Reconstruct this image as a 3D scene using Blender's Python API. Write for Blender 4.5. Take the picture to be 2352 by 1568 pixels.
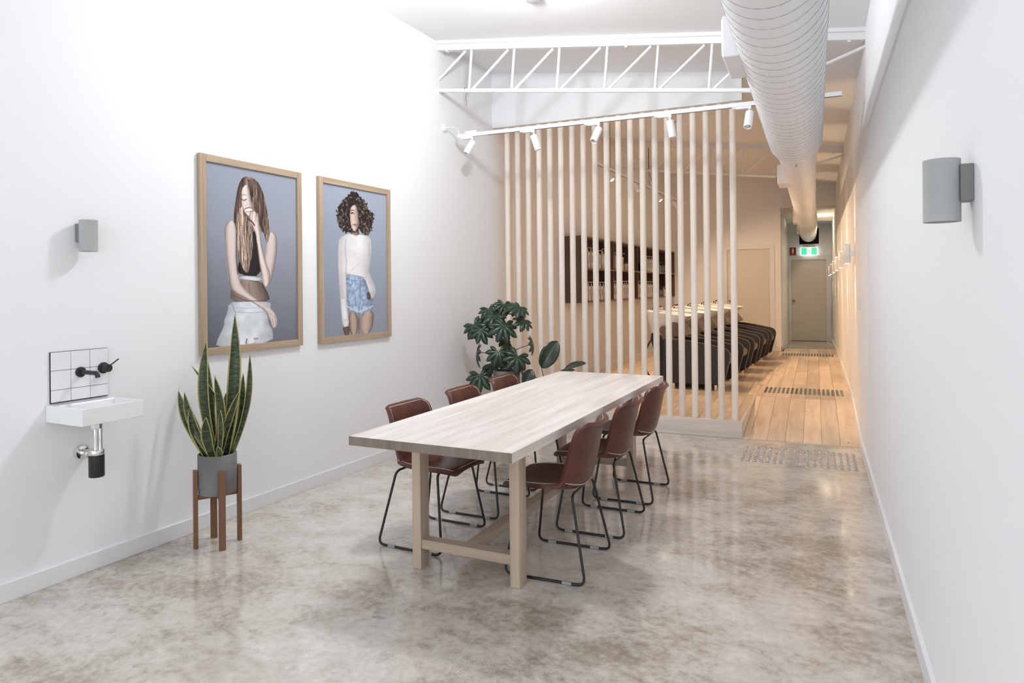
import bpy, bmesh, math, random
import numpy as np
from mathutils import Vector, Matrix, Euler
random.seed(7)
for o in list(bpy.data.objects): bpy.data.objects.remove(o)
SCN = bpy.context.scene
COL = SCN.collection
PI = math.pi

# ------------------------------------------------------------------ camera
YAW, ROLL, EYE = 0.4167, -0.0095, 1.46928
cam = bpy.data.cameras.new('camera')
cam.sensor_width = 36.0
cam.lens = 1574.25 / 2352 * 36
cam.shift_y = -122.92 / 2352
cam.clip_start = 0.05
cam.clip_end = 200
co = bpy.data.objects.new('camera', cam)
COL.objects.link(co)
_R = Vector((math.cos(YAW), math.sin(YAW), 0))
_F = Vector((-math.sin(YAW), math.cos(YAW), 0))
_U = Vector((0, 0, 1))
_e1 = math.cos(ROLL) * _R + math.sin(ROLL) * _U
_e2 = -math.sin(ROLL) * _R + math.cos(ROLL) * _U
co.matrix_world = Matrix(((_e1.x, _e2.x, -_F.x, 0), (_e1.y, _e2.y, -_F.y, 0), (_e1.z, _e2.z, -_F.z, EYE), (0, 0, 0, 1)))
SCN.camera = co

# ------------------------------------------------------------------ daylight and exposure
SKY_STRENGTH = 1.9
GLOBE_GLOW = 224                        # emission of the opal globe
REAR_SPOT_W = 98
SCONCE_W = 13
W = bpy.data.worlds.new('overcast_sky')
SCN.world = W
W.use_nodes = True
W.node_tree.nodes['Background'].inputs[0].default_value = (0.90, 0.95, 1.0, 1)
W.node_tree.nodes['Background'].inputs[1].default_value = SKY_STRENGTH
SCN.view_settings.view_transform = 'Standard'
SCN.view_settings.look = 'None'
SCN.view_settings.exposure = 0.26
SCN.view_settings.gamma = 1.0
SCN.view_settings.use_curve_mapping = False

# ------------------------------------------------------------------ room numbers (metres)
XL0, LA = -3.641, 0.0519                 # left wall: x = XL0 + LA*y (it is not square to the room)
XR = 0.372                               # right wall
AL = -math.atan(LA)
ZP = 0.168                               # raised timber floor
YP, YR = 6.907, 8.529                    # platform front, top of the ramp
YD = 6.973                               # dowel screen
YB, YDOOR = 14.53, 18.76                 # back wall, corridor end wall
XC = -0.622                              # corridor side wall
def xl(y): return XL0 + LA * y
def zc(x): return 3.395 + 0.127 * (0.387 - x)   # sloping ceiling

# ------------------------------------------------------------------ object helpers
def link(o):
    COL.objects.link(o); return o
def tag(o, label=None, cat=None, group=None, kind=None):
    if label: o['label'] = label
    if cat: o['category'] = cat
    if group: o['group'] = group
    if kind: o['kind'] = kind
    return o
def thing(name, label, cat, loc=(0, 0, 0), rz=0.0, group=None, kind=None):
    o = bpy.data.objects.new(name, None)
    o.empty_display_size = 0.05
    o.location = loc; o.rotation_euler = (0, 0, rz)
    link(o); tag(o, label, cat, group, kind); return o
def rootmat(o):
    m = Matrix.LocRotScale(o.location, o.rotation_euler, o.scale)
    return rootmat(o.parent) @ m if o.parent else m
def obj(name, bm, mat, parent=None, world=False, smooth=False, base=True, label=None):
    """link a bmesh as one object; world=True when the verts are world coordinates"""
    me = bpy.data.meshes.new(name)
    bmesh.ops.recalc_face_normals(bm, faces=bm.faces)
    bm.to_mesh(me); bm.free()
    if isinstance(mat, (list, tuple)):
        for m in mat: me.materials.append(m)
    else: me.materials.append(mat)
    if smooth:
        me.polygons.foreach_set('use_smooth', [True] * len(me.polygons))
        try: me.set_sharp_from_angle(angle=math.radians(42))
        except Exception: pass
    o = bpy.data.objects.new(name, me); link(o)
    if parent is not None:
        o.parent = parent
        if world: me.transform(rootmat(parent).inverted())
    elif base and len(me.vertices):
        n = len(me.vertices); a = np.empty(n * 3, np.float32); me.vertices.foreach_get('co', a); a = a.reshape(-1, 3)
        lo, hi = a.min(0), a.max(0)
        c = Vector(((lo[0] + hi[0]) / 2, (lo[1] + hi[1]) / 2, lo[2]))
        me.transform(Matrix.Translation(-c)); o.location = c
    if label: o['label'] = label
    return o
def dup(root, loc=None, rz=None, label=None, group=None, parent=None):
    r = root.copy(); link(r); r.parent = parent
    if loc is not None: r.location = loc
    if rz is not None: r.rotation_euler = (0, 0, rz)
    if label: r['label'] = label
    if group: r['group'] = group
    for ch in list(root.children): dup(ch, parent=r)
    return r
def B(): return bmesh.new()

# ------------------------------------------------------------------ shape helpers (add to a bmesh)
def box(bm, x0, x1, y0, y1, z0, z1, bev=0.0, seg=1, M=None):
    r = bmesh.ops.create_cube(bm, size=1.0)
    vs = r['verts']
    for v in vs:
        v.co = Vector((x0 + (v.co.x + .5) * (x1 - x0), y0 + (v.co.y + .5) * (y1 - y0), z0 + (v.co.z + .5) * (z1 - z0)))
    if bev > 0:
        es = list({e for v in vs for e in v.link_edges})
        rb = bmesh.ops.bevel(bm, geom=es, offset=bev, segments=seg, affect='EDGES', profile=.7)
        vs = list({v for f in rb['faces'] for v in f.verts} | {v for v in vs if v.is_valid})
    if M is not None:
        for v in vs: v.co = M @ v.co
    return bm
def hexa(bm, pts):
    """8 points: bottom ring then top ring"""
    v = [bm.verts.new(p) for p in pts]
    for f in ((3, 2, 1, 0), (4, 5, 6, 7), (0, 1, 5, 4), (1, 2, 6, 5), (2, 3, 7, 6), (3, 0, 4, 7)):
        bm.faces.new([v[i] for i in f])
    return bm
def fillet(pts, r, n=5):
    pts = [Vector(p) for p in pts]; out = [pts[0]]
    for i in range(1, len(pts) - 1):
        a, b, c = pts[i - 1], pts[i], pts[i + 1]
        u, w = (a - b), (c - b); d = min(r, u.length * .49, w.length * .49)
        p, q = b + u.normalized() * d, b + w.normalized() * d
        for k in range(n + 1):
            t = k / n
            out.append((1 - t) ** 2 * p + 2 * t * (1 - t) * b + t * t * q)
    out.append(pts[-1]); return out
def tube(bm, pts, r, seg=10, caps=True, closed=False):
    pts = [Vector(p) for p in pts]; n = len(pts)
    rs = r if isinstance(r, (list, tuple)) else [r] * n
    rings = []; nrm = None
    for i, p in enumerate(pts):
        if closed: t = (pts[(i + 1) % n] - pts[i - 1]).normalized()
        elif i == 0: t = (pts[1] - p).normalized()
        elif i == n - 1: t = (p - pts[i - 1]).normalized()
        else: t = ((pts[i + 1] - p).normalized() + (p - pts[i - 1]).normalized()).normalized()
        if nrm is None:
            up = Vector((0, 0, 1)) if abs(t.z) < .9 else Vector((1, 0, 0))
            nrm = (up - t * up.dot(t)).normalized()
        else: nrm = (nrm - t * nrm.dot(t)).normalized()
        bn = t.cross(nrm)
        rings.append([bm.verts.new(p + rs[i] * (math.cos(2 * PI * k / seg) * nrm + math.sin(2 * PI * k / seg) * bn)) for k in range(seg)])
    m = n if closed else n - 1
    for i in range(m):
        a, b = rings[i], rings[(i + 1) % n]
        for k in range(seg):
            bm.faces.new((a[k], a[(k + 1) % seg], b[(k + 1) % seg], b[k]))
    if caps and not closed:
        bm.faces.new(rings[0][::-1]); bm.faces.new(rings[-1])
    return bm
def lathe(bm, prof, seg=24, M=None, cap0=True, cap1=True):
    """prof: (r, z) pairs spun round z"""
    M = M or Matrix.Identity(4); rings = []
    for r, z in prof:
        rings.append([bm.verts.new(M @ Vector((r * math.cos(2 * PI * k / seg), r * math.sin(2 * PI * k / seg), z))) for k in range(seg)])
    for a, b in zip(rings, rings[1:]):
        for k in range(seg): bm.faces.new((a[k], a[(k + 1) % seg], b[(k + 1) % seg], b[k]))
    if cap0: bm.faces.new(rings[0][::-1])
    if cap1: bm.faces.new(rings[-1])
    return bm
def prism(bm, poly, d0, d1, plane='XZ', M=None):
    """extrude a 2-D polygon (list of pairs) between d0 and d1 along the axis normal to plane"""
    M = M or Matrix.Identity(4)
    f = {'XZ': lambda p, d: Vector((p[0], d, p[1])), 'YZ': lambda p, d: Vector((d, p[0], p[1])), 'XY': lambda p, d: Vector((p[0], p[1], d))}[plane]
    a = [bm.verts.new(M @ f(p, d0)) for p in poly]; b = [bm.verts.new(M @ f(p, d1)) for p in poly]
    bm.faces.new(a); bm.faces.new(b[::-1]); n = len(poly)
    for i in range(n): bm.faces.new((a[i], b[i], b[(i + 1) % n], a[(i + 1) % n]))
    return bm
def round_poly(pts, rads, n=6):
    out = []; m = len(pts)
    for i in range(m):
        a, b, c = Vector(pts[i - 1]), Vector(pts[i]), Vector(pts[(i + 1) % m])
        r = rads[i] if isinstance(rads, (list, tuple)) else rads
        if r <= 0: out.append(tuple(b)); continue
        u, w = a - b, c - b; d = min(r, u.length * .49, w.length * .49)
        p, q = b + u.normalized() * d, b + w.normalized() * d
        for k in range(n + 1):
            t = k / n; v = (1 - t) ** 2 * p + 2 * t * (1 - t) * b + t * t * q; out.append(tuple(v))
    return out
def frame_to(d):
    """rotation taking +Z to direction d"""
    return Vector(d).normalized().to_track_quat('Z', 'Y').to_matrix().to_4x4()

# ------------------------------------------------------------------ materials
def nodes_of(name):
    m = bpy.data.materials.new(name); m.use_nodes = True
    nt = m.node_tree; b = nt.nodes['Principled BSDF']; return m, nt, b
def N(nt, t, **kw):
    n = nt.nodes.new(t)
    for k, v in kw.items(): setattr(n, k, v)
    return n
def plain(name, col, rough=.5, metal=0.0, bump=0.0, bscale=60, var=0.0, spec=.5, coat=0.0, trans=0.0, emit=None, estr=0):
    m, nt, b = nodes_of(name)
    b.inputs['Base Color'].default_value = (*col, 1); b.inputs['Roughness'].default_value = rough
    b.inputs['Metallic'].default_value = metal; b.inputs['Specular IOR Level'].default_value = spec
    b.inputs['Coat Weight'].default_value = coat; b.inputs['Transmission Weight'].default_value = trans
    if emit: b.inputs['Emission Color'].default_value = (*emit, 1); b.inputs['Emission Strength'].default_value = estr
    tc = N(nt, 'ShaderNodeTexCoord')
    if bump or var:
        no = N(nt, 'ShaderNodeTexNoise'); no.inputs['Scale'].default_value = bscale; no.inputs['Detail'].default_value = 5
        nt.links.new(tc.outputs['Object'], no.inputs['Vector'])
        if bump:
            bp = N(nt, 'ShaderNodeBump'); bp.inputs['Strength'].default_value = bump; bp.inputs['Distance'].default_value = .004
            nt.links.new(no.outputs['Fac'], bp.inputs['Height']); nt.links.new(bp.outputs[0], b.inputs['Normal'])
        if var:
            mx = N(nt, 'ShaderNodeMix', data_type='RGBA'); n2 = N(nt, 'ShaderNodeTexNoise'); n2.inputs['Scale'].default_value = bscale * .12; n2.inputs['Detail'].default_value = 6
            nt.links.new(tc.outputs['Object'], n2.inputs['Vector'])
            rp = N(nt, 'ShaderNodeMapRange'); rp.inputs[1].default_value = .3; rp.inputs[2].default_value = .7
            nt.links.new(n2.outputs['Fac'], rp.inputs[0]); nt.links.new(rp.outputs[0], mx.inputs[0])
            mx.inputs[6].default_value = (*[c * (1 - var) for c in col], 1); mx.inputs[7].default_value = (*[min(1, c * (1 + var)) for c in col], 1)
            nt.links.new(mx.outputs[2], b.inputs['Base Color'])
    return m
def wood(name, light, dark, axis='Y', scale=1.0, rough=.5, rnd=.25, contrast=1.0, knots=False, spec=.4):
    """straight-grained timber; grain runs along axis of the object"""
    m, nt, b = nodes_of(name)
    tc = N(nt, 'ShaderNodeTexCoord'); oi = N(nt, 'ShaderNodeObjectInfo')
    off = N(nt, 'ShaderNodeVectorMath', operation='SCALE'); off.inputs[0].default_value = (7, 13, 5); nt.links.new(oi.outputs['Random'], off.inputs['Scale'])
    ad = N(nt, 'ShaderNodeVectorMath', operation='ADD'); nt.links.new(tc.outputs['Object'], ad.inputs[0]); nt.links.new(off.outputs[0], ad.inputs[1])
    def stretched(a, c):
        mp = N(nt, 'ShaderNodeMapping'); s = [a, a, a]; s['XYZ'.index(axis)] = c
        mp.inputs['Scale'].default_value = [q * scale for q in s]; nt.links.new(ad.outputs[0], mp.inputs[0]); return mp
    n1 = N(nt, 'ShaderNodeTexNoise'); n1.inputs['Scale'].default_value = 1; n1.inputs['Detail'].default_value = 6; n1.inputs['Distortion'].default_value = .6
    nt.links.new(stretched(14, .9).outputs[0], n1.inputs[0])
    n2 = N(nt, 'ShaderNodeTexNoise'); n2.inputs['Scale'].default_value = 1; n2.inputs['Detail'].default_value = 3
    nt.links.new(stretched(160, 3).outputs[0], n2.inputs[0])
    ma = N(nt, 'ShaderNodeMath', operation='MULTIPLY_ADD'); nt.links.new(n2.outputs['Fac'], ma.inputs[0]); ma.inputs[1].default_value = .35; nt.links.new(n1.outputs['Fac'], ma.inputs[2])
    mr = N(nt, 'ShaderNodeMapRange'); mr.inputs[1].default_value = .67 - .25 / contrast; mr.inputs[2].default_value = .67 + .25 / contrast
    nt.links.new(ma.outputs[0], mr.inputs[0])
    mx = N(nt, 'ShaderNodeMix', data_type='RGBA'); mx.inputs[6].default_value = (*dark, 1); mx.inputs[7].default_value = (*light, 1)
    nt.links.new(mr.outputs[0], mx.inputs[0])
    hs = N(nt, 'ShaderNodeHueSaturation'); nt.links.new(mx.outputs[2], hs.inputs['Color'])
    vr = N(nt, 'ShaderNodeMapRange'); vr.inputs[3].default_value = 1 - rnd; vr.inputs[4].default_value = 1 + rnd * .6
    nt.links.new(oi.outputs['Random'], vr.inputs[0]); nt.links.new(vr.outputs[0], hs.inputs['Value'])
    out = hs.outputs[0]
    if knots:
        vo = N(nt, 'ShaderNodeTexVoronoi'); vo.inputs['Scale'].default_value = 1; nt.links.new(stretched(7, 2.2).outputs[0], vo.inputs['Vector'])
        kr = N(nt, 'ShaderNodeMapRange'); kr.inputs[1].default_value = .035; kr.inputs[2].default_value = .09; nt.links.new(vo.outputs['Distance'], kr.inputs[0])
        kx = N(nt, 'ShaderNodeMix', data_type='RGBA'); kx.inputs[6].default_value = (*[c * .38 for c in dark], 1)
        nt.links.new(kr.outputs[0], kx.inputs[0]); nt.links.new(out, kx.inputs[7]); out = kx.outputs[2]
    nt.links.new(out, b.inputs['Base Color'])
    b.inputs['Roughness'].default_value = rough; b.inputs['Specular IOR Level'].default_value = spec
    bp = N(nt, 'ShaderNodeBump'); bp.inputs['Strength'].default_value = .12; bp.inputs['Distance'].default_value = .002
    nt.links.new(n2.outputs['Fac'], bp.inputs['Height']); nt.links.new(bp.outputs[0], b.inputs['Normal'])
    return m
def concrete_floor():
    m, nt, b = nodes_of('polished_concrete')
    tc = N(nt, 'ShaderNodeTexCoord')
    def noise(sc, det, dist=0.0, sx=1.0, rough=.5):
        mp = N(nt, 'ShaderNodeMapping'); mp.inputs['Scale'].default_value = (1, sx, 1); mp.inputs['Rotation'].default_value = (0, 0, .35); nt.links.new(tc.outputs['Object'], mp.inputs[0])
        n = N(nt, 'ShaderNodeTexNoise'); n.inputs['Scale'].default_value = sc; n.inputs['Detail'].default_value = det; n.inputs['Distortion'].default_value = dist; n.inputs['Roughness'].default_value = rough
        nt.links.new(mp.outputs[0], n.inputs[0]); return n
    def math2(op, a, k, c=None):
        n = N(nt, 'ShaderNodeMath', operation=op); nt.links.new(a, n.inputs[0])
        if isinstance(k, (int, float)): n.inputs[1].default_value = k
        else: nt.links.new(k, n.inputs[1])
        if c is not None:
            if isinstance(c, (int, float)): n.inputs[2].default_value = c
            else: nt.links.new(c, n.inputs[2])
        return n.outputs[0]
    big = noise(.8, 4, .3); mid = noise(4.5, 10, .4, 1.4, .68); fine = noise(26, 10, .0, 1.0, .7)
    t = math2('MULTIPLY_ADD', big.outputs['Fac'], .36, 0.0)
    t = math2('MULTIPLY_ADD', mid.outputs['Fac'], .36, t)
    t = math2('MULTIPLY_ADD', fine.outputs['Fac'], .28, t)
    r1 = N(nt, 'ShaderNodeValToRGB'); e = r1.color_ramp.elements
    e[0].position = .395; e[0].color = (.33, .272, .215, 1); e[1].position = .60; e[1].color = (.75, .705, .65, 1)
    k = e.new(.5); k.color = (.60, .545, .485, 1)
    nt.links.new(t, r1.inputs[0])
    # exposed dark aggregate in patches
    vo = N(nt, 'ShaderNodeTexVoronoi'); vo.inputs['Scale'].default_value = 130; nt.links.new(tc.outputs['Object'], vo.inputs['Vector'])
    lt = math2('LESS_THAN', vo.outputs['Distance'], .24)
    patch = noise(2.1, 4, .5); pr = N(nt, 'ShaderNodeMapRange'); pr.inputs[1].default_value = .58; pr.inputs[2].default_value = .70; nt.links.new(patch.outputs['Fac'], pr.inputs[0])
    m2 = math2('MULTIPLY', math2('MULTIPLY', lt, pr.outputs[0]), .75)
    mx = N(nt, 'ShaderNodeMix', data_type='RGBA'); nt.links.new(m2, mx.inputs[0]); nt.links.new(r1.outputs[0], mx.inputs[6]); mx.inputs[7].default_value = (.17, .145, .12, 1)
    # pale scratches
    sc_ = noise(3.0, 2, 2.5, .15); sr = N(nt, 'ShaderNodeMapRange'); sr.inputs[1].default_value = .0; sr.inputs[2].default_value = .0025; sr.inputs[3].default_value = .35; sr.inputs[4].default_value = 0
    nt.links.new(math2('ABSOLUTE', math2('SUBTRACT', sc_.outputs['Fac'], .5), 0.0), sr.inputs[0])
    m3 = N(nt, 'ShaderNodeMix', data_type='RGBA'); nt.links.new(sr.outputs[0], m3.inputs[0]); nt.links.new(mx.outputs[2], m3.inputs[6]); m3.inputs[7].default_value = (.78, .74, .69, 1)
    nt.links.new(m3.outputs[2], b.inputs['Base Color'])
    rr = N(nt, 'ShaderNodeMapRange'); rr.inputs[1].default_value = .35; rr.inputs[2].default_value = .65; rr.inputs[3].default_value = .10; rr.inputs[4].default_value = .20
    nt.links.new(mid.outputs['Fac'], rr.inputs[0]); nt.links.new(rr.outputs[0], b.inputs['Roughness'])
    b.inputs['Specular IOR Level'].default_value = .55; b.inputs['Coat Weight'].default_value = .38; b.inputs['Coat Roughness'].default_value = .07; b.inputs['Coat IOR'].default_value = 1.5
    bp = N(nt, 'ShaderNodeBump'); bp.inputs['Strength'].default_value = .035; bp.inputs['Distance'].default_value = .002
    nt.links.new(fine.outputs['Fac'], bp.inputs['Height']); nt.links.new(bp.outputs[0], b.inputs['Normal'])
    return m
def attr_mat(name, attr, build):
    m, nt, b = nodes_of(name); a = N(nt, 'ShaderNodeAttribute', attribute_name=attr); build(nt, b, a); return m

M_wall = plain('wall_paint', (.90, .905, .92), .62, bump=.04, bscale=90, spec=.3)
M_ceil = plain('ceiling_paint', (.90, .90, .90), .8, spec=.2)
M_trimw = plain('white_gloss_trim', (.84, .84, .85), .4, spec=.4)
M_steelw = plain('white_painted_steel', (.82, .815, .81), .45)
M_powder = plain('white_powder_coat', (.86, .86, .87), .35)
M_concrete = concrete_floor()
M_ductw = plain('white_duct_skin', (.90, .90, .91), .42, bump=.03, bscale=30)
M_seam = plain('duct_seam_grey', (.42, .42, .43), .6)
M_oakfloor = wood('oak_floorboards', (.80, .655, .505), (.60, .455, .32), 'Y', 1.0, .42, .22, 1.1, knots=True)
M_dowel = wood('ash_dowel', (.93, .835, .745), (.84, .735, .64), 'Z', 1.0, .5, .10, 1.0)
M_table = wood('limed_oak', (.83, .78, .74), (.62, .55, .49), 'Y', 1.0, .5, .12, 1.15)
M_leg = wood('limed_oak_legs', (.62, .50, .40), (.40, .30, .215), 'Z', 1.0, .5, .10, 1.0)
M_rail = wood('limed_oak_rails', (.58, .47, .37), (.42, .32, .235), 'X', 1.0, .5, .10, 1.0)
M_endgrain_shaded = wood('oak_end_grain_shaded', (.27, .22, .18), (.17, .135, .105), 'Z', 1.4, .6, .10, 1.2)  # end grain plus the shade on the table ends, put into the colour
M_railY = wood('limed_oak_long_rail', (.58, .47, .37), (.42, .32, .235), 'Y', 1.0, .5, .10, 1.0)
M_riser = wood('whitewashed_oak', (.85, .78, .71), (.66, .58, .50), 'X', 1.0, .5, .05, 1.0, knots=True)
M_frameV = wood('oak_veneer_upright', (.50, .385, .27), (.35, .255, .17), 'Z', 1.6, .5, .06, 1.0)
M_frameH = wood('oak_veneer_rail', (.50, .385, .27), (.35, .255, .17), 'Y', 1.6, .5, .06, 1.0)
M_stand = wood('walnut_stand', (.26, .135, .07), (.15, .07, .035), 'Z', 1.6, .5, .08, 1.0)
M_standH = wood('walnut_crossbar', (.26, .135, .07), (.15, .07, .035), 'X', 1.6, .5, .08, 1.0)
M_shelf = wood('dark_walnut_laminate', (.15, .095, .07), (.085, .052, .038), 'Z', 1.0, .55, .05, 1.0)
M_shelfedge = wood('walnut_edge', (.26, .165, .115), (.17, .105, .07), 'Y', 1.0, .55, .05, 1.0)
M_leather = plain('oxblood_leather', (.10, .031, .020), .36, bump=.12, bscale=140, var=.30, spec=.38)
M_stitch = plain('cream_stitching', (.75, .68, .60), .7)
M_blacksteel = plain('black_steel_rod', (.028, .027, .026), .38, metal=.3)
M_clear = plain('clear_plastic_glide', (.85, .85, .85), .12, trans=.6)
M_potc = plain('grey_concrete_pot', (.185, .18, .175), .8, bump=.15, bscale=40, var=.25)
M_soil = plain('potting_soil', (.045, .032, .022), .95, bump=.6, bscale=70)
M_sconcec = plain('cast_concrete', (.43, .435, .43), .75, bump=.12, bscale=50, var=.10)
M_bracket = plain('grey_bracket', (.20, .20, .195), .5)
M_ceramic = plain('white_ceramic', (.87, .87, .88), .12, spec=.5)
M_tile = plain('white_glazed_tile', (.86, .86, .87), .14)
M_grout = plain('dark_grout', (.05, .05, .05), .9)
M_blackm = plain('matt_black_tapware', (.016, .016, .017), .42)
M_chrome = plain('chrome', (.80, .80, .80), .08, metal=1.0)
M_steel = plain('brushed_stainless', (.52, .51, .50), .18, metal=1.0)
M_vinyl = plain('black_vinyl', (.030, .031, .033), .42, bump=.05, bscale=120)
M_cushion = plain('taupe_vinyl', (.17, .125, .10), .45)
M_piping = plain('tan_piping', (.17, .12, .082), .55)
M_plinth = plain('black_plinth', (.018, .018, .018), .5)
M_bottle = plain('white_bottle', (.72, .68, .62), .3)
M_bottled = plain('dark_bottle', (.03, .028, .028), .25)
M_bottlet = plain('teal_bottle', (.06, .20, .20), .3)
M_bottler = plain('rust_bottle', (.34, .07, .04), .3)
M_bottleg = plain('cream_jar', (.58, .50, .40), .4)
M_print = plain('dark_label_print', (.10, .09, .08), .6)
M_door = plain('painted_door', (.74, .70, .64), .5)
M_brass = plain('satin_knob', (.30, .26, .21), .3, metal=1.0)
M_dark = plain('near_black_fill', (.02, .018, .016), .9)
M_exitg = plain('exit_sign_green', (.05, .45, .25), .5, emit=(.06, .55, .28), estr=1.1)
M_exitw = plain('exit_sign_white', (.9, .9, .9), .5, emit=(.9, 1.0, .95), estr=1.3)
M_red = plain('sign_red', (.30, .025, .02), .5)
M_signw = plain('sign_white', (.85, .85, .83), .5)
M_reflect = plain('lamp_reflector', (.55, .55, .56), .18, metal=.9)
M_lampon = plain('warm_led', (1, .9, .75), .4, emit=(1, .84, .62), estr=24)
M_opal = plain('opal_glass_globe', (.9, .9, .9), .5, emit=(.95, .97, 1.0), estr=GLOBE_GLOW)
M_darkgrey = plain('dark_bolt', (.12, .11, .10), .6)  # dark grey of wires, cables, grip ridges and track slots
M_grit = plain('black_grit_insert', (.03, .03, .03), .8)
M_glass = plain('window_glass', (1, 1, 1), .0, trans=1.0)

# ================================================================== THE SETTING
def S(name, bm, mat, parent=None, label=None, **kw):
    o = obj(name, bm, mat, parent, world=parent is not None, **kw)
    if parent is None: o['kind'] = 'structure'
    if label: o['label'] = label
    return o
bm = B(); box(bm, -4.3, .62, -1.55, YP + .05, -.12, 0)
S('floor', bm, M_concrete, label='polished mottled concrete floor of the front room')
bm = B(); prism(bm, [(xl(-1.55), -1.55), (xl(YB), YB), (xl(YB) - .18, YB), (xl(-1.55) - .18, -1.55)], 0, 4.15, 'XY')
S('wall_left', bm, M_wall, label='long white painted wall on the left')
bm = B(); box(bm, XR, XR + .18, -1.55, YDOOR + .15, -.05, 3.75)
wall_right = S('wall_right', bm, M_wall, label='long white painted wall on the right')
bm = B(); box(bm, XR - .012, XR, -1.4, 5.83, 2.65, zc(XR) + .02)
S('upper_panel', bm, M_wall, wall_right)
bm = B()
x0, x1 = -4.2, .6
hexa(bm, [(x0, -1.55, zc(x0)), (x1, -1.55, zc(x1)), (x1, YB + .12, zc(x1)), (x0, YB + .12, zc(x0)),
          (x0, -1.55, zc(x0) + .12), (x1, -1.55, zc(x1) + .12), (x1, YB + .12, zc(x1) + .12), (x0, YB + .12, zc(x0) + .12)])
S('ceiling', bm, M_ceil, label='white ceiling sloping down to the right')
# shopfront just behind the camera: piers and header round an open glazed front
YF = -1.4
bm = B(); box(bm, xl(YF) - .05, -3.62, YF - .15, YF, 0, 4.05); box(bm, .30, XR + .02, YF - .15, YF, 0, 3.6); box(bm, -3.62, .30, YF - .15, YF, 3.3, 4.05)
S('wall_front', bm, M_wall)
win = thing('window_1', None, None, (-1.6, YF - .08, 0), kind='structure')
for x in (-3.60, -2.3, -1.0, .28):
    bm = B(); box(bm, x - .02, x + .02, YF - .1, YF - .05, 0, 3.3, .004); obj('mullion', bm, M_blacksteel, win, world=True)
for z in (.02, 3.28):
    bm = B(); box(bm, -3.58, .26, YF - .1, YF - .05, z - .02, z + .02, .004); obj('transom', bm, M_blacksteel, win, world=True)

# back wall with door opening, corridor side wall, header, corridor ceiling, end wall
bm = B()
xa = xl(YB) - .15
box(bm, xa, -1.645, YB, YB + .12, 0, 4.0); box(bm, -.825, XC, YB, YB + .12, 0, 4.0); box(bm, -1.645, -.825, YB, YB + .12, 2.205, 4.0)
box(bm, XC, XR + .02, YB, YB + .12, 3.0, 3.7)
S('wall_back', bm, M_wall, label='white back wall of the basin room')
bm = B(); box(bm, XC - .12, XC, YB + .12, YDOOR, 0, 3.1)
S('wall_corridor', bm, M_wall, label='short white side wall of the rear corridor')
bm = B(); box(bm, XC - .12, XR + .1, YB + .12, YDOOR + .1, 3.0, 3.1)
S('ceiling_corridor', bm, M_ceil)
bm = B()
hx0, hx1, hz0, hz1 = -.36, .09, 2.50, 2.90
dx0, dx1, dz1 = -.562, .252, 2.112
box(bm, XC - .1, dx0, YDOOR, YDOOR + .12, -.05, 3.05); box(bm, dx1, XR + .02, YDOOR, YDOOR + .12, -.05, 3.05)
box(bm, dx0, hx0, YDOOR, YDOOR + .12, dz1, 3.05); box(bm, hx1, dx1, YDOOR, YDOOR + .12, dz1, 3.05)
box(bm, hx0, hx1, YDOOR, YDOOR + .12, dz1, hz0); box(bm, hx0, hx1, YDOOR, YDOOR + .12, hz1, 3.05)
we = S('wall_end', bm, M_wall, label='end wall of the corridor with a square duct hole')
bm = B(); box(bm, hx0 - .05, hx1 + .05, YDOOR + .121, YDOOR + .5, hz0 - .05, hz1 + .05); S('painted_duct_dark', bm, M_dark, we)  # solid box closing the hole; the dark inside is put into its colour

def door(name, x0, x1, y, z0, z1, outer, knob, label):
    d = thing(name, label, None, ((x0 + x1) / 2, y, z0), kind='structure')
    bm = B(); box(bm, x0 + .012, x1 - .012, y + .025, y + .065, z0 + .008, z1 - .008, .002); leaf = obj('door_leaf', bm, M_door, d, world=True)
    bm = B(); fr = frame_to((0, -1, 0))
    lathe(bm, [(.032, 0), (.032, .006), (.012, .010), (.012, .035), (.024, .042), (.030, .055), (.026, .072), (.010, .078)], 18, Matrix.Translation((knob[0], y + .025, knob[1])) @ fr)
    obj('door_knob', bm, M_brass, d, world=True, smooth=True, label='round dark metal knob')
    o0, o1, oz = outer
    for (a, b, c, e) in ((o0, x0, z0, oz), (x1, o1, z0, oz), (x0, x1, z1, oz)):
        bm = B(); box(bm, a, b, y - .016, y - .001, c, e, .003); obj('architrave', bm, M_trimw, d, world=True)
    bm = B(); box(bm, x0, x1, y + .1, y + .13, z0 - .05, z1 + .02); obj('door_light_block', bm, M_dark, d, world=True)  # unseen dark panel added to stop daylight leaking under the leaf
    for (a, b, c, e) in ((x0, x0 + .01, z0, z1), (x1 - .01, x1, z0, z1), (x0 + .01, x1 - .01, z1 - .01, z1)):
        bm = B(); box(bm, a, b, y, y + .1, c, e); obj('jamb', bm, M_trimw, d, world=True)
    return d
door('door_1', -1.645, -.825, YB, ZP, 2.205, (-1.73, -.734, 2.275), (-1.575, 1.165), 'plain white flush door in the back wall behind the basins')
door('door_2', dx0, dx1, YDOOR, .062, dz1, (-.618, .362, 2.22), (-.50, 1.075), 'plain white flush door at the corridor end under the exit sign')

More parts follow.
